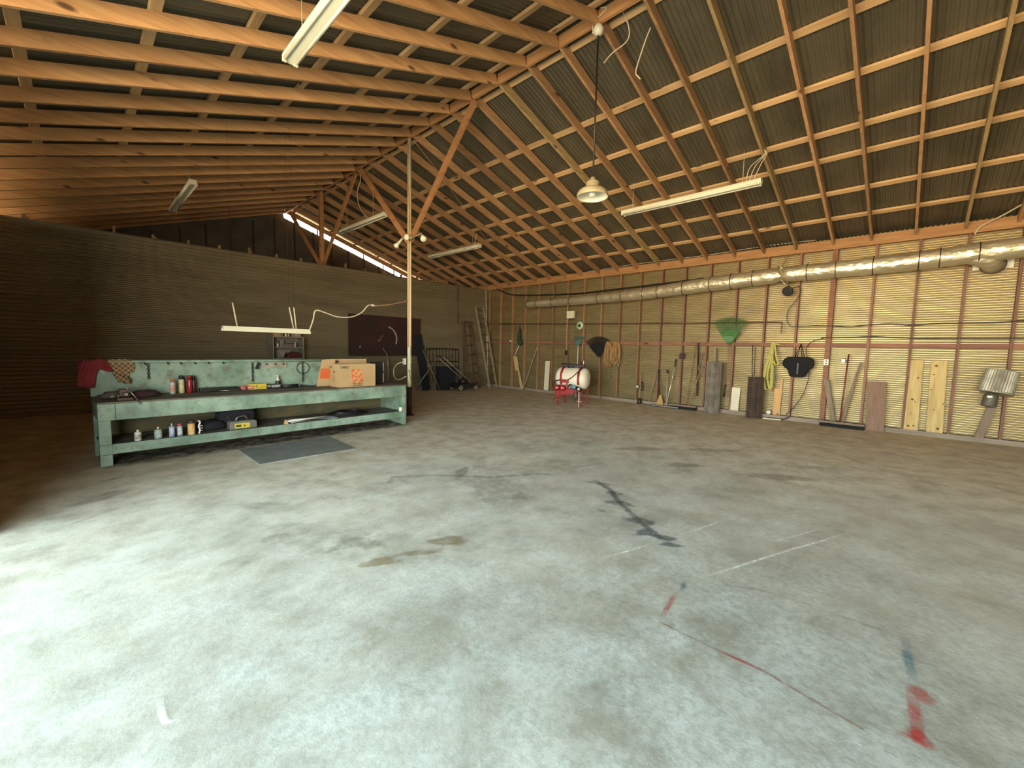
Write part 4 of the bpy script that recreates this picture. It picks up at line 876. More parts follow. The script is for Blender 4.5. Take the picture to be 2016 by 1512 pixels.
# ------------------------------------------------------------------ grey shelf unit behind the bench
t = thing('shelf_unit', 'grey metal shelf unit against the back wall behind the bench', 'shelf', (3.66, 11.50, 0))
GS = mat('grey_steel', (.36, .33, .27), (.26, .24, .19), 5, .5)
for nm, a, c in (('side_panel', (3.30, 11.30, 0), (3.325, 11.70, 1.62)), ('side_panel', (4.00, 11.30, 0), (4.025, 11.70, 1.62)), ('back_panel', (3.325, 11.685, 0), (4.00, 11.70, 1.62)),
                 ('shelf', (3.325, 11.30, 1.60), (4.00, 11.685, 1.625)), ('shelf', (3.325, 11.30, 1.34), (4.00, 11.685, 1.36)), ('shelf', (3.325, 11.30, 1.07), (4.00, 11.685, 1.09)), ('shelf', (3.325, 11.30, .55), (4.00, 11.685, .57)), ('shelf', (3.325, 11.30, .05), (4.00, 11.685, .07))):
    b = MB(); b.bb(a, c); b.build(nm, GS, t)
CB = mat('cardboard', (.55, .37, .185), (.47, .31, .15), 4, .85)
def sbox(name, c, d, m, label, cat, rz=0, bev=.004):
    b = MB(); b.box((c[0], c[1], c[2]+d[2]/2), d, rotz(rz)); return tag(b.build(name, m, None, bev), label, cat)
sbox('carton', (3.42, 11.45, 1.626), (.16, .2, .13), CB, 'brown carton on top of the grey shelf unit, left end', 'box')
sbox('carton', (3.54, 11.50, 1.626), (.07, .16, .11), mat('grey_card', (.34, .30, .24)), 'grey carton on top of the shelf unit beside the brown one', 'box')
sbox('carton', (3.88, 11.45, 1.626), (.16, .2, .13), mat('pale_card', (.55, .47, .36)), 'pale carton on top of the grey shelf unit, right end', 'box', .15)
def can(name, c, r, h, m, label, capm=None, cat='can', tip=None, lab=None):
    if capm is None:
        b = MB(); b.lathe([(r*.94, 0), (r, .005), (r, h*.94), (r*.9, h)], c, n=16); return tag(b.build(name, m), label, cat)
    t = thing(name, label, cat, c)
    b = MB(); b.lathe([(r*.94, 0), (r, .005), (r, h*.72), (r*.85, h*.78), (r*.55, h*.80)], c, n=16); b.build('body', m, t)
    b = MB(); q = Vector(c)+Vector((0, 0, h*.80)); s = tip or .6
    b.lathe([(r*s, 0), (r*s, h*.15), (r*s*.7, h*.19), (r*s*.3, h*.2)], q, n=14); b.build('cap', capm, t)
    if lab:
        b = MB(); b.lathe([(r*1.01, h*.15), (r*1.01, h*.6)], c, n=16, capped=False); b.build('label_band', lab, t)
    return t
can('jar', (3.63, 11.40, 1.626), .03, .07, M['white_plastic'], 'small white jar on top of the shelf unit', None, 'jar')
can('jar', (3.70, 11.42, 1.626), .03, .08, M['steel'], 'small grey jar on top of the shelf unit', None, 'jar')
sbox('parts_case', (3.72, 11.5, 1.361), (.28, .2, .03), M['steel'], 'flat grey case under the pinkish bundle on the upper shelf', 'case') if False else None
can('candle_jar', (3.43, 11.38, 1.361), .022, .09, M['white_plastic'], 'thin white bottle at the left of the upper shelf', None, 'bottle')
sbox('book', (3.52, 11.45, 1.361), (.09, .2, .17), mat('grey_book', (.30, .29, .23)), 'grey upright box on the upper shelf', 'box')
b = MB(); b.tube(spline([(3.60, 11.42, 1.47), (3.70, 11.42, 1.49), (3.84, 11.42, 1.49)]), .035, 10); b.bb((3.58, 11.38, 1.361), (3.86, 11.50, 1.44)); tag(b.build('rag_bundle', mat('pinkish_rag', (.26, .20, .18), None, 8, .9)), 'pinkish rolled bundle on a dark case on the upper shelf', 'bundle')
can('bottle', (3.83, 11.36, 1.361), .016, .13, M['white_board'], 'pale thin bottle in front of the bundle on the upper shelf', None, 'bottle')
t = thing('red_tool_case', 'dark red tool case on the middle shelf of the grey unit', 'case', (3.80, 11.45, 1.091))
b = MB(); b.prism([(-.15, 0), (.17, 0), (.17, .10), (.08, .15), (-.03, .15), (-.15, .09)], (3.80, 11.53, 1.091), (1, 0, 0), (0, 0, 1), .16); b.build('case_body', mat('dark_red', (.10, .012, .015), None, 6, .5), t, .01)
b = MB(); b.tube(spline([(3.72, 11.45, 1.235), (3.76, 11.45, 1.275), (3.86, 11.45, 1.275), (3.90, 11.45, 1.225)]), .010, 6); b.build('handle', M['steel'], t)
b = MB(); b.prism([(-.10, .14), (.08, .16), (.02, .02), (.0, 0)], (3.54, 11.42, 1.095), (1, 0, 0), (0, 0, 1), .03); tag(b.build('funnel', mat('grey_plastic', (.40, .37, .30))), 'pale grey funnel shape on the middle shelf left of the red case', 'funnel')

# ------------------------------------------------------------------ green workbench
BO = Vector((.115, 6.60, 0)); BA = R(2.5)
def bw(x, y, z): return tuple(BO+rotz(BA) @ Vector((x, y, z)))
BN = thing('workbench', 'long worn green workbench with a lower shelf and tall back board', 'workbench', BO, BA)
GR = M['bench_green']
def bpart(name, a, c, m, bev=.004):
    b = MB(); b.bb(a, c); return b.build(name, m, BN, bev)
bpart('leg', (0, 0, 0), (.105, .08, .53), GR); bpart('leg', (4.02, 0, 0), (4.09, .08, .55), GR)
bpart('leg', (0, .68, 0), (.09, .76, .53), GR); bpart('leg', (4.0, .68, 0), (4.09, .76, .55), GR)
bpart('apron', (0, 0, .53), (4.09, .05, .722), GR); bpart('side_panel', (4.055, .08, .0), (4.085, .68, .55), GR)
bpart('apron', (0, .05, .53), (.05, .76, .722), GR); bpart('apron', (4.04, .05, .53), (4.09, .76, .722), GR)
bpart('worktop', (-.005, -.005, .722), (4.095, .78, .742), M['bench_top'])
bpart('shelf_lip', (.105, .0, .135), (4.02, .035, .25), GR); bpart('lower_shelf', (.02, .035, .225), (4.05, .72, .245), M['bench_top'])
bpart('back_panel', (.02, .735, .10), (4.05, .755, .72), M['bench_back'])
bpart('back_board', (-.005, .74, .742), (3.45, .78, 1.185), GR)
b = MB(); b.tube([(-.005, .735, 1.175), (3.45, .735, 1.175)], .022, 10); b.build('top_rail', GR, BN)
for x in (.52, .76, .90, 1.06, 1.22, 1.40):
    b = MB(); b.tube([(x, .738, 1.145), (x, .70, 1.14), (x-.012, .685, 1.165)], .007, 6); b.build('hook', M['darkmetal'], BN)
b = MB(); b.bb((.145, -.004, .53), (.150, .0, .722)); b.bb((.0, -.004, .245), (.105, .0, .249)); b.bb((0, -.004, .13), (.105, 0, .134)); b.build('weld_seam', M['darkmetal'], BN)

# things hanging on the back board
def bworld(name, b, m, label, cat, **k):
    b.v = [BO+rotz(BA) @ v for v in b.v]; return tag(b.build(name, m, **k), label, cat)
for x, n, l, lab in ((.55, 7, .038, 'short chain hung at the left of the green back board'), (1.78, 9, .042, 'long black chain hung on the green back board'), (2.53, 10, .044, 'long dark chain hung inside a wire ring on the back board')):
    p = bw(x, .715, 1.15); chain('bench_chain', p, n, l, M['darkmetal'], lab, (1, 0, 0))
b = MB(); b.tube([(2.54+.10*math.cos(a*PI/12), .725, 1.05+.095*math.sin(a*PI/12)) for a in range(24)], .006, 6, closed=True); bworld('wire_ring', b, M['darkmetal'], 'thin wire ring hung around the right chain on the back board', 'wire ring')
t = thing('metal_bracket', 'pale metal bracket hung on the green back board between two chains', 'bracket', BO, BA)
b = MB(); b.bb((1.92, .715, 1.06), (2.28, .735, 1.145)); b.build('plate', mat('pale_bracket', (.48, .45, .36), None, 7, .5, .3), t, .004)
b = MB()
for x in (1.98, 2.11, 2.23): b.lathe([(.015, 0), (.012, .012)], (x, .713, 1.12), (0, -1, 0), 8)
b.build('bolt', M['darkmetal'], t)
b = MB(); b.beam((1.87, .71, 1.145), (1.83, .70, 1.05), .03, .05, (0, 1, 0)); bworld('black_scraper', b, M['black'], 'small black tool hung left of the pale bracket', 'tool')

# red cloth and glove on the left end of the back board
def cloth(name, fn, nu, nv, m, label, cat):
    b = MB(); b.grid(fn, nu, nv); b.v = [BO+rotz(BA) @ v for v in b.v]; return tag(b.build(name, m, solid=.012), label, cat)
def redf(u, v):
    x = -.07+.25*u; ln = .14+.22*max(0, min(1, (.56-u)/.10))-.05*abs(u-.78)+.012*math.sin(u*9); s = v*2-1
    if s < 0: return Vector((x+.03*math.sin(s*4+u*3), .80+.012*math.sin(u*20), 1.20+s*.25))
    return Vector((x+.03*math.sin(v*5+u*3)-.02*s, .70-.012*math.sin(u*17+s*3)-.03*s, 1.205-s*ln+.012*math.sin(u*11)))
cloth('red_cloth', redf, 24, 16, mat('red_fleece', (.26, .022, .03), (.17, .014, .02), 9, .9), 'red cloth draped over the left end of the green back board', 'cloth')
t = thing('work_glove', 'tan plaid work glove draped over the back board beside the red cloth', 'glove', BO, BA)
GL = NT('plaid_cloth'); vv = GL.coord((22, 22, 22)); ck = GL.t.nodes.new('ShaderNodeTexChecker'); GL.put(ck.inputs[0], vv); ck.inputs['Scale'].default_value = 1.6
GLM = GL.out(GL.mix(ck.outputs['Fac'], (.42, .27, .13), (.14, .08, .05)), .9)
b = MB(); b.prism([(.0, .02), (.0, -.08), (.04, -.15), (.10, -.22), (.15, -.27), (.20, -.22), (.20, -.16), (.25, -.14), (.26, -.05), (.23, .01), (.14, .03)], (.165, .715, 1.185), (1, 0, 0), (0, 0, 1), -.035); b.build('palm', GLM, t, .012)
for k in range(4):
    b = MB(); x = .215+.035*k; b.tube([(x, .69, 1.04-.02*k), (x+.03, .675, .97-.02*k), (x+.045, .67, .92-.005*k)], [.02, .02, .014], 8); b.build('finger', GLM, t)
b = MB(); b.beam((.30, .675, .90), (.37, .675, .965), .02, .02, (0, 1, 0)); b.build('strap', M['black'], t)

# things on the worktop
ZT = .743
t = thing('bench_vise', 'rusty bench vise with a sliding handle at the front left of the bench', 'vise', (*bw(.25, .10, ZT)[:2], ZT), BA)
VM = mat('rusty_iron', (.15, .10, .075), (.09, .06, .05), 12, .7, .3)
b = MB(); b.bb((-.07, -.02, 0), (.07, .16, .03)); b.prism([(-.05, .03), (.05, .03), (.045, .10), (.05, .13), (-.05, .13), (-.045, .10)], (0, .14, 0), (1, 0, 0), (0, 0, 1), .05); b.build('base', VM, t, .006)
b = MB(); b.prism([(-.05, .05), (.05, .05), (.05, .13), (-.05, .13)], (0, .04, 0), (1, 0, 0), (0, 0, 1), .045); b.bb((-.025, -.08, .06), (.025, .1, .10)); b.build('jaw', VM, t, .006)
b = MB(); b.tube([(0, -.03, .08), (0, -.11, .08)], .014, 10); b.build('screw', M['steel'], t)
b = MB(); b.tube([(.02, -.11, .14), (.11, -.11, -.02)], .008, 8); b.lathe([(.012, -.012), (.012, .012)], (.115, -.11, -.03), (.5, 0, -.85), 8); b.lathe([(.012, -.012), (.012, .012)], (.015, -.11, .15), (.5, 0, -.85), 8); b.build('handle', M['steel'], t, label='bright steel handle')
b = MB(); b.tube([(-.13, -.02, .055), (-.07, 0, .055)], .008, 8); b.lathe([(.014, 0), (.014, .02)], (-.07, 0, .055), (1, 0, 0), 8); b.build('crank', M['steel'], t)
def lump(name, c, d, m, label, cat, seed=1, amp=.3):
    b = MB(); nu, nv = 20, 10; vs = []
    def fn(u, v):
        a = 2*PI*u; p = PI*v; q = Vector((math.cos(a)*math.sin(p), math.sin(a)*math.sin(p), -math.cos(p)))
        k = 1+amp*noise.noise(q*1.8+Vector((seed, 0, 0)))
        z = q.z*k; return Vector((c[0]+q.x*d[0]*k, c[1]+q.y*d[1]*k, c[2]+max(z, -.75)*d[2]+d[2]*.76))
    b.grid(fn, nu, nv); b.v = [BO+rotz(BA) @ v for v in b.v]; return tag(b.build(name, m), label, cat)
lump('shop_rag', (.43, .42, ZT), (.20, .12, .045), mat('maroon_cloth', (.075, .028, .03), (.045, .02, .022), 10, .9), 'crumpled maroon rag on the bench behind the vise', 'rag', 3, .5)
lump('grey_rag', (.18, .38, ZT), (.13, .10, .05), mat('grey_cloth', (.12, .095, .075), (.07, .055, .045), 10, .9), 'crumpled grey rag on the bench left of the maroon rag', 'rag', 8, .5)
can('spray_can', bw(.77, .56, ZT), .030, .205, mat('pale_blue_can', (.55, .60, .60), None, 5, .35), 'short spray can with an orange top and pale body on the bench', mat('orange_cap', (.60, .16, .07), None, 5, .4), 'spray can', .85, mat('orange_label', (.62, .22, .12), (.6, .5, .4), 20, .5))
can('spray_can', bw(.875, .60, ZT), .032, .245, mat('cream_can', (.68, .58, .32), None, 5, .35), 'tall cream spray can between the orange topped and red cans', M['black'], 'spray can', .9, mat('cream_label', (.70, .60, .34), (.55, .30, .15), 14, .5))
can('spray_can', bw(.96, .58, ZT), .030, .245, mat('red_can', (.36, .02, .03), None, 5, .25), 'tall red spray can on the bench', mat('red_cap', (.30, .02, .03), None, 5, .3), 'spray can', .9)
can('spray_can', bw(1.015, .63, ZT), .026, .235, mat('dark_red_can', (.07, .01, .02), None, 5, .4), 'dark maroon can tucked behind the red spray can', M['black'], 'spray can', .9)
b = MB(); b.bb((1.08, .60, ZT), (1.55, .68, ZT+.055)); b.tube([(1.10, .57, ZT+.015), (1.56, .56, ZT+.015)], .013, 8); bworld('black_level', b, M['black'], 'long black bar shaped tool lying on the bench right of the cans', 'tool', bevel=.008)
b = MB(); b.tube([(1.30, .535, ZT+.010), (1.56, .535, ZT+.010)], .009, 8); bworld('grey_rod', b, M['steel'], 'thin grey rod lying in front of the long black tool', 'rod')
t = thing('pink_pliers', 'pink handled pliers lying on the bench left of the yellow box', 'pliers', bw(1.66, .575, ZT), BA)
PK = mat('pink_plastic', (.62, .16, .17), (.5, .11, .12), 6, .4)
b = MB(); b.lathe([(.03, 0), (.03, .05)], (-.06, 0, .032), (0, -1, 0), 14); b.bb((-.085, -.02, 0), (-.03, .02, .064)); b.build('pivot', PK, t, .006)
for s in (-1, 1):
    b = MB(); b.tube(spline([(-.05, 0, .035+s*.012), (.0, 0, .035+s*.024), (.05, 0, .035+s*.018), (.085, 0, .035+s*.016)]), .010, 8); b.build('handle', PK, t)
t = thing('yellow_box', 'small yellow carton with a dark emblem lying on the bench', 'box', bw(1.80, .60, ZT), BA)
YL = mat('yellow_print', (.72, .55, .07), (.68, .50, .06), 4, .5)
b = MB(); b.bb((-.125, -.03, 0), (.125, .04, .083)); b.build('carton', YL, t, .002)
b = MB(); b.prism([(-.065, .068), (-.03, .03), (-.015, .06), (.0, .075), (-.01, .045), (.005, .02), (-.02, .012), (-.04, .02)], (0, -.0305, 0), (1, 0, 0), (0, 0, 1), .0008); b.build('emblem', M['black'], t)
b = MB(); b.prism([(-.045, .018), (-.012, .016), (-.006, .04), (-.03, .034)], (0, -.0310, 0), (1, 0, 0), (0, 0, 1), .0008); b.bb((-.11, -.0312, .060), (-.06, -.0305, .066)); b.build('emblem', M['white_plastic'], t)
b = MB(); b.bb((.04, -.0312, .030), (.11, -.0305, .036)); b.build('print_line', M['black'], t)
t = thing('black_box', 'small black carton with a grey label lying beside the yellow carton', 'box', bw(2.035, .61, ZT), BA)
b = MB(); b.bb((-.105, -.03, 0), (.105, .04, .066)); b.build('carton', M['black'], t, .002)
b = MB(); b.bb((-.035, -.0312, .016), (.095, -.0305, .056)); b.build('label', mat('silver_label', (.55, .56, .55), (.25, .26, .27), 40, .4), t)
b = MB(); b.bb((-.095, -.0312, .030), (-.045, -.0305, .050)); b.build('label', mat('silver_label2', (.50, .51, .50), (.25, .26, .27), 40, .4), t)
t = thing('pump_bottle', 'black bottle with a white pump top standing on the bench', 'bottle', bw(2.12, .66, ZT), BA)
b = MB(); b.lathe([(.036, 0), (.038, .01), (.038, .09), (.030, .12), (.018, .13)], n=16); b.build('body', M['black'], t)
b = MB(); b.lathe([(.037, .085), (.030, .122), (.022, .13), (.02, .15), (.012, .155), (.010, .185), (.014, .188), (.014, .20)], n=14); b.tube([(0, 0, .193), (-.035, 0, .19)], .007, 6); b.build('pump', M['white_plastic'], t)
t = thing('die_grinder', 'black pen shaped air tool lying on the bench left of the cardboard boxes', 'tool', bw(2.30, .56, ZT), BA)
b = MB(); b.tube([(-.15, 0, .028), (.09, .01, .028)], [.024, .027], 12); b.build('body', M['black'], t)
b = MB(); b.tube([(.09, .01, .028), (.14, .012, .028)], [.02, .014], 12); b.build('collar', M['steel'], t)
b = MB(); b.tube([(-.15, 0, .028), (-.20, -.002, .026)], [.012, .005], 10); b.build('tip', M['darkmetal'], t)
b = MB(); b.tube(spline([(.14, .012, .028), (.22, .02, .018), (.30, .0, .008), (.36, -.02, .008)]), .007, 6); b.build('cord', M['black'], t)

# cardboard boxes with the orange print
def text_mesh(body, size, m, parent, name='lettering', bold=.0, mw=None):
    cu = bpy.data.curves.new('t', 'FONT'); cu.body = body; cu.size = size; cu.align_x = 'CENTER'; cu.align_y = 'CENTER'; cu.offset = bold; cu.extrude = .0003
    o = bpy.data.objects.new('t', cu); COL.objects.link(o); dg = bpy.context.evaluated_depsgraph_get()
    me = bpy.data.meshes.new_from_object(o.evaluated_get(dg)); bpy.data.objects.remove(o)
    me.name = name; me.materials.clear(); me.materials.append(m)
    me.transform(mw); n = bpy.data.objects.new(name, me); COL.objects.link(n); n.parent = parent; return n
OR = mat('orange_ink', (.72, .14, .035), (.66, .12, .03), 6, .8); INK = mat('brown_ink', (.10, .07, .05), None, 6, .8); CLR = mat('bare_card', (.68, .47, .24), (.62, .42, .20), 5, .85)
FRONT = Matrix(((1, 0, 0, 0), (0, 0, 1, 0), (0, 1, 0, 0), (0, 0, 0, 1)))
def front(x, y, z, rot=0): return Matrix.Translation((x, y, z)) @ Matrix.Rotation(PI/2, 4, 'X') @ Matrix.Rotation(rot, 4, 'Z')
t = thing('cardboard_box', 'open cardboard box with a full orange logo square, front one on the bench', 'cardboard box', (2.965, 6.80, .745), R(4))
Wd, Dp, Hh = .66, .32, .385
for nm, a, c in (('front_panel', (0, 0, 0), (Wd, .006, Hh)), ('rear_panel', (0, Dp-.006, 0), (Wd, Dp, Hh)), ('side_panel', (0, .006, 0), (.006, Dp-.006, Hh)), ('side_panel', (Wd-.006, .006, 0), (Wd, Dp-.006, Hh)), ('bottom_panel', (.006, .006, 0), (Wd-.006, Dp-.006, .006))):
    b = MB(); b.bb(a, c); fp = b.build(nm, CB, t)
    if nm == 'front_panel': FP = fp
b = MB(); b.bb((.215, -.0012, .075), (.42, -.0004, .30)); b.build('logo_square', OR, FP)
cs, sn = math.cos(R(42)), math.sin(R(42))
for body, size, dx, dz in (('THE', .062, -.045, .060), ('HOME', .098, -.003, .002), ('DEPOT', .062, .045, -.055)):
    text_mesh(body, size, CLR, FP, bold=.0022, mw=front(.3175+dx, -.0016, .1875+dz, R(42)))
text_mesh('Moving Box', .034, INK, FP, bold=.0006, mw=front(.32, -.0008, .053))
text_mesh('para mudanza', .030, INK, FP, bold=.0006, mw=front(.32, -.0008, .022))
b = MB()
for a, c in (((.015, .315), (.155, .321)), ((.015, .352), (.155, .358)), ((.015, .315), (.021, .358)), ((.149, .315), (.155, .358))): b.bb((a[0], -.0012, a[1]), (c[0], -.0004, c[1]))
b.bb((.035, -.0012, .329), (.135, -.0004, .344)); b.build('stamp_frame', INK, FP)
b = MB()
for z in (.335, .315, .30): b.bb((.50, -.001, z), (.60, -.0004, z+.003))
b.build('faint_print', mat('faint_ink', (.45, .29, .15)), FP)
b = MB(); b.prism([(.15, .24), (.205, .24), (.178, .285)], (-.0012, .36, 0), (0, -1, 0), (0, 0, 1), .0008); b.build('arrow_print', M['black'], t)
b = MB(); b.bb((-.0012, .17, .10), (-.0004, .215, .20)); b.build('orange_print', mat('pale_orange_ink', (.62, .28, .13)), t)
b = MB(); b.bb((-.0012, .24, .315), (-.0004, .34, .350)); b.build('stamp_frame', mat('tan_ink', (.30, .2, .11)), t)
t = thing('cardboard_box', 'second cardboard box with an angled orange side, behind the front box', 'cardboard box', (2.755, 7.22, .745), R(1))
b = MB(); b.prism([(0, 0), (.28, 0), (.33, .455), (.10, .45)], (0, 0, 0), (1, 0, 0), (0, 0, 1), -.007); b.build('front_flap', CB, t)
b = MB(); b.prism([(.055, .13), (.29, .12), (.30, .30), (.075, .295)], (0, -.0006, 0), (1, 0, 0), (0, 0, 1), .0008); b.build('logo_square', OR, t)
b = MB(); b.bb((.20, .08, .0), (.94, .088, .455)); b.build('rear_panel', CB, t)
b = MB(); b.add([(.94, .08, .02), (.985, .17, .02), (.985, .17, .48), (.94, .08, .455), (.932, .083, .02), (.977, .173, .02), (.977, .173, .48), (.932, .083, .455)], [(0, 1, 2, 3), (7, 6, 5, 4), (0, 4, 5, 1), (1, 5, 6, 2), (2, 6, 7, 3), (3, 7, 4, 0)]); b.build('side_flap', CB, t)
b = MB(); b.bb((.345, .076, .395), (.425, .0795, .425)); b.build('tape_roll', INK, t)
t = thing('black_case', 'narrow black speaker case standing right of the cardboard boxes', 'case', (3.86, 7.16, .745), R(2))
b = MB(); b.bb((-.10, 0, 0), (.09, .15, .40)); b.build('case_body', M['black'], t, .01)
b = MB(); b.tube([(.03+.03*math.cos(a*PI/10), -.003, .33+.03*math.sin(a*PI/10)) for a in range(20)], .005, 6, closed=True); b.build('ring', M['darkmetal'], t)
b = MB(); b.bb((.09, .0, .02), (.097, .02, .20)); b.bb((.09, .0, .24), (.097, .02, .39)); b.build('white_trim', M['white_plastic'], t)

# things on the lower shelf
ZS = .2455
can('oil_bottle', bw(.34, .085, ZS), .034, .135, M['white_plastic'], 'white and brown squat bottle at the left end of the lower shelf', M['white_plastic'], 'bottle', .4, mat('dark_label', (.20, .15, .12), (.7, .66, .6), 30, .5))
can('oil_bottle', bw(.53, .085, ZS), .038, .145, mat('grey_green_plastic', (.42, .48, .40), None, 5, .5), 'rounded grey green bottle, second on the lower shelf', M['white_plastic'], 'bottle', .25, mat('pale_teal_label', (.30, .42, .42), (.6, .65, .6), 20, .5))
can('oil_bottle', bw(.665, .09, ZS), .03, .17, mat('blue_white', (.50, .55, .66), (.2, .22, .45), 14, .5), 'white bottle with blue print and a tall nozzle on the lower shelf', M['white_plastic'], 'bottle', .22)
can('spray_bottle', bw(.745, .09, ZS), .029, .165, mat('blue_grey_can', (.45, .50, .55), None, 6, .4), 'small bottle with a red cap on the lower shelf', mat('red_top', (.60, .06, .06), None, 6, .4), 'bottle', .95, mat('white_lab', (.75, .74, .68), (.3, .35, .5), 30, .5))
can('solvent_can', bw(.865, .09, ZS), .040, .19, mat('orange_label_can', (.70, .38, .10), (.72, .62, .35), 10, .5), 'orange and cream can with a dark lid on the lower shelf', mat('dark_lid', (.06, .03, .025), None, 6, .5), 'can', 1.0)
b = MB(); b.tube(spline([(.945, .09, ZS+.002), (.955, .09, ZS+.05), (.945, .09, ZS+.10), (.96, .09, ZS+.15), (.94, .09, ZS+.175)]), .011, 8)
for z in (.04, .07, .10): b.tube([(.955, .09, ZS+z), (.985, .085, ZS+z+.004)], .005, 6)
bworld('hose_fitting', b, M['white_plastic'], 'white ribbed hose fitting standing right of the orange can', 'fitting')
lump('black_bag', (1.12, .35, ZS), (.22, .18, .07), NV, 'dark bag slumped on the lower shelf left of the toolbox', 'bag', 12, .35)
t = thing('tool_box', 'large black toolbox at the back of the lower shelf', 'toolbox', bw(1.45, .42, ZS), BA)
b = MB(); b.bb((-.22, -.10, 0), (.22, .14, .15)); b.build('body', NV, t, .012)
b = MB(); b.prism([(-.225, .15), (.225, .15), (.20, .235), (-.20, .235)], (0, .145, 0), (1, 0, 0), (0, 0, 1), .25); b.build('lid', NV, t, .012)
for x in (-.11, .11):
    b = MB(); b.bb((x-.025, -.112, .12), (x+.025, -.10, .175)); b.build('latch', M['darkmetal'], t, .004)
b = MB(); b.tube(spline([(-.08, .02, .235), (-.07, .02, .265), (.07, .02, .265), (.08, .02, .235)]), .010, 6); b.build('handle', M['black'], t)
t = thing('battery_charger', 'small grey case with a yellow label on the lower shelf front', 'case', bw(1.46, .11, ZS), BA)
b = MB(); b.prism([(-.17, 0), (.17, 0), (.165, .10), (.13, .115), (-.14, .115), (-.165, .09)], (0, .12, 0), (1, 0, 0), (0, 0, 1), .15); b.build('body', mat('grey_case', (.20, .185, .16), None, 6, .5), t, .008)
b = MB(); b.bb((-.11, -.0315, .012), (.075, -.0302, .082)); b.build('label', YL, t)
b = MB(); b.bb((-.095, -.0322, .030), (-.03, -.0316, .062)); b.bb((.0, -.0322, .035), (.02, -.0316, .055)); b.build('label_print', mat('dark_green_ink', (.06, .09, .03)), t)
b = MB(); b.tube(spline([(-.08, .04, .115), (-.05, .04, .16), (.03, .04, .17), (.07, .04, .115)]), .008, 6); b.build('handle', M['steel'], t)
b = MB()
b.grid(lambda u, v: (2.08+u*.75, .05+v*.28, ZS+.004+.014*math.sin(u*7+v*3)+.01*v), 16, 6); bworld('folded_paper', b, mat('grey_paper', (.42, .44, .47), (.30, .32, .35), 4, .7), 'crumpled sheet of grey paper lying on the lower shelf', 'paper', solid=.003)
b = MB(); b.tube([(2.02, .06, ZS+.035), (2.62, .10, ZS+.05)], .012, 8); b.tube([(2.05, .14, ZS+.04), (2.40, .09, ZS+.048)], .01, 8); bworld('paper_roll', b, M['white_plastic'], 'thin white rods lying on the grey paper on the lower shelf', 'rods')
b = MB(); b.prism([(0, 0), (.06, 0), (.02, .07)], (1.98, .08, ZS), (1, 0, 0), (0, 0, 1), .05); bworld('wood_wedge', b, M['board_orange'], 'small pale wooden wedge on the lower shelf left of the paper', 'wedge')
b = MB()
for k in range(6): b.tube([(3.12+(.36-.03*k)*math.cos(a*PI/14), .34+(.20-.012*k)*math.sin(a*PI/14), ZS+.010+.010*k+.006*math.sin(a+k)) for a in range(28)], .007, 5, closed=True)
bworld('wire_coil', b, M['black'], 'flat coil of black wire on the right of the lower shelf', 'coil')
can('paper_cup', bw(3.99, .03, .251), .033, .075, M['white_plastic'], 'small white cup on the right end of the shelf lip', None, 'cup')

# floor mat
t = tag(MB().add([(1.44, 5.55, 0), (2.63, 5.56, 0), (2.68, 6.55, 0), (1.44, 6.50, 0), (1.44, 5.55, .012), (2.63, 5.56, .012), (2.68, 6.55, .012), (1.44, 6.50, .012)], [(3, 2, 1, 0), (4, 5, 6, 7), (0, 1, 5, 4), (1, 2, 6, 5), (2, 3, 7, 6), (3, 0, 4, 7)]).build('floor_mat', mat('grey_rubber', (.33, .345, .325), (.25, .26, .245), 5, .6, 0, .2), None, .003), 'grey rubber mat on the concrete in front of the workbench', 'mat')

# ------------------------------------------------------------------ field sprayer with white tank
SA = math.atan2(-.96, .28)
t = thing('sprayer', 'white tank field sprayer on a red steel frame by the right wall', 'sprayer', (9.05, 6.49, 0), SA)
TW = mat('tank_plastic', (.92, .84, .70), (.86, .76, .58), 2.2, .45, 0, 0, (1, 1, 3)); RD = mat('red_enamel', (.38, .02, .022), (.26, .014, .018), 6, .35)
TZ = .70; TR = .285
b = MB(); b.lathe([(.001, -.44), (.12, -.435), (.21, -.415), (.265, -.37), (TR, -.30), (TR, .30), (.265, .37), (.21, .415), (.12, .435), (.001, .44)], (0, 0, TZ), (1, 0, 0), 36, capped=False); tk = b.build('tank', TW, t)
b = MB(); b.lathe([(.10, 0), (.10, .05), (.09, .06)], (-.05, 0, TZ+TR-.02), n=20); b.build('filler_cap', M['black'], t)
for x in (-.23, .24):
    b = MB()
    for k in range(30):
        a0, a1 = R(-30+k*8), R(-30+(k+1)*8); q = TR+.006
        b.beam((x, q*math.cos(a0), TZ+q*math.sin(a0)), (x, q*math.cos(a1), TZ+q*math.sin(a1)), .012, .06, (1, 0, 0), .003)
    b.build('strap', RD, t)
for x in (-.32, .32):
    for y in (-.29, .29):
        b = MB(); b.beam((x, y, 0), (x, y*.92, .40), .035, .035, (1, 0, 0)); b.build('leg', RD, t)
    b = MB(); b.beam((x, -.28, .40), (x, .28, .40), .04, .05); b.build('cross_rail', RD, t)
b = MB(); b.beam((-.36, -.27, .40), (.36, -.27, .40), .04, .05); b.beam((-.36, .27, .40), (.36, .27, .40), .04, .05); b.build('side_rail', RD, t)
b = MB(); b.prism([(-.36, .14), (-.18, .26), (.0, .30), (.22, .30), (.22, .44), (-.36, .44)], (0, -.34, 0), (1, 0, 0), (0, 0, 1), -.05); b.build('pump_tray', RD, t, .012)
for x in (-.27, -.12):
    b = MB(); b.lathe([(.075, -.05), (.08, 0), (.075, .10), (.03, .12)], (x, -.36, .46), (0, -1, 0), 18); pb = b.build('pump_body', RD, t)
    b = MB(); b.lathe([(.02, .12), (.02, .135), (.001, .137)], (x, -.36, .47), (0, -1, 0), 10); b.build('bolt', M['white_plastic'], pb)
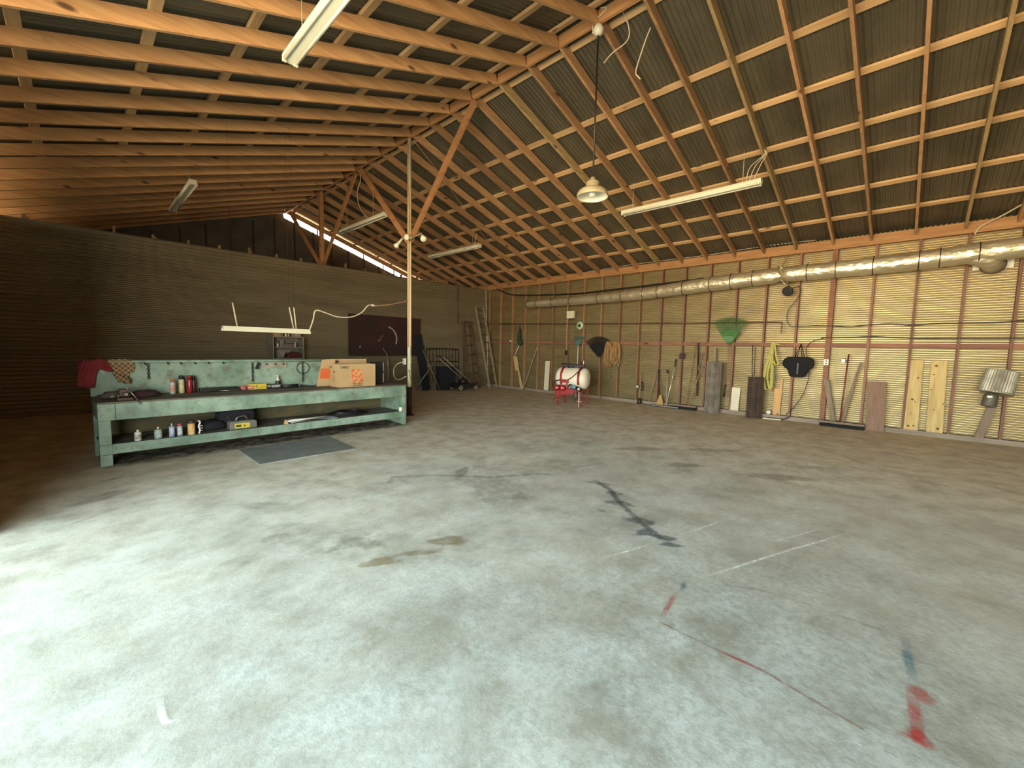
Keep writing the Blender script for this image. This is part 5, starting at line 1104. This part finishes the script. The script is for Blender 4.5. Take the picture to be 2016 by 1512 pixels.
b = MB(); b.bb((-.22, -.36, .60), (.0, -.31, .68)); b.bb((-.22, -.36, .45), (-.19, -.32, .62)); b.bb((-.06, -.36, .45), (-.03, -.32, .62)); b.build('pump_bracket', RD, t, .006)
b = MB(); b.tube([(.08, -.34, .52), (.22, -.36, .48)], .045, 14); b.build('filter', mat('blue_filter', (.16, .32, .45), None, 6, .4), t)
b = MB(); b.tube(spline([(.0, -.33, .50), (.05, -.36, .56), (.08, -.35, .54)]), .018, 8); b.tube([(.22, -.36, .48), (.36, -.36, .42)], .05, 12); b.build('hose_clamp', M['black'], t)
b = MB(); b.tube([(.30, -.36, .45), (.31, -.37, .005)], .012, 8); b.tube([(.26, -.37, .14), (.38, -.37, .14)], .007, 6); b.lathe([(.03, -.03), (.03, .03)], (.30, -.38, .46), (0, 1, 0), 10); b.build('drain_pipe', M['white_plastic'], t)
b = MB(); b.tube([(-.40, -.33, .14), (-.26, -.33, .14)], .007, 6); b.build('pin', M['steel'], t)
b = MB(); b.tube(spline([(.34, -.2, 1.0), (.22, -.28, .88), (.08, -.32, .74), (-.05, -.34, .66)]), .012, 8); b.tube(spline([(-.24, -.36, .66), (-.36, -.40, .62), (-.40, -.38, .50), (-.32, -.36, .42)]), .016, 8); b.tube(spline([(.18, -.34, .40), (.14, -.36, .22), (.19, -.36, .16), (.25, -.35, .24), (.24, -.33, .38)]), .014, 8); b.build('hose', M['black'], t)
b = MB(); b.bb((-.32, -.06, 1.0), (.32, .02, 1.06)); b.tube([(-.32, -.02, 1.075), (.30, -.02, 1.06)], .014, 8); b.build('boom', M['black'], t, .006)
for x in (-.28, .28):
    b = MB(); b.tube([(x, -.02, TZ+TR-.01), (x, -.02, 1.01)], .02, 8); b.build('boom_mount', M['darkmetal'], t)
b = MB(); b.tube(spline([(.22, -.05, 1.06), (.24, -.06, 1.12), (.29, -.06, 1.14)]), .03, 10); b.build('spray_gun', mat('maroon_plastic', (.10, .02, .03), None, 6, .5), t)
b = MB(); b.tube([(.30, -.07, 1.08), (.30, -.08, 1.17)], .014, 8); b.build('nozzle', M['white_plastic'], t)
b = MB(); b.lathe([(.03, 0), (.03, .02)], (-.18, -TR+.02, TZ+.10), (0, -1, .3), 12); b.build('gauge', M['white_plastic'], t)
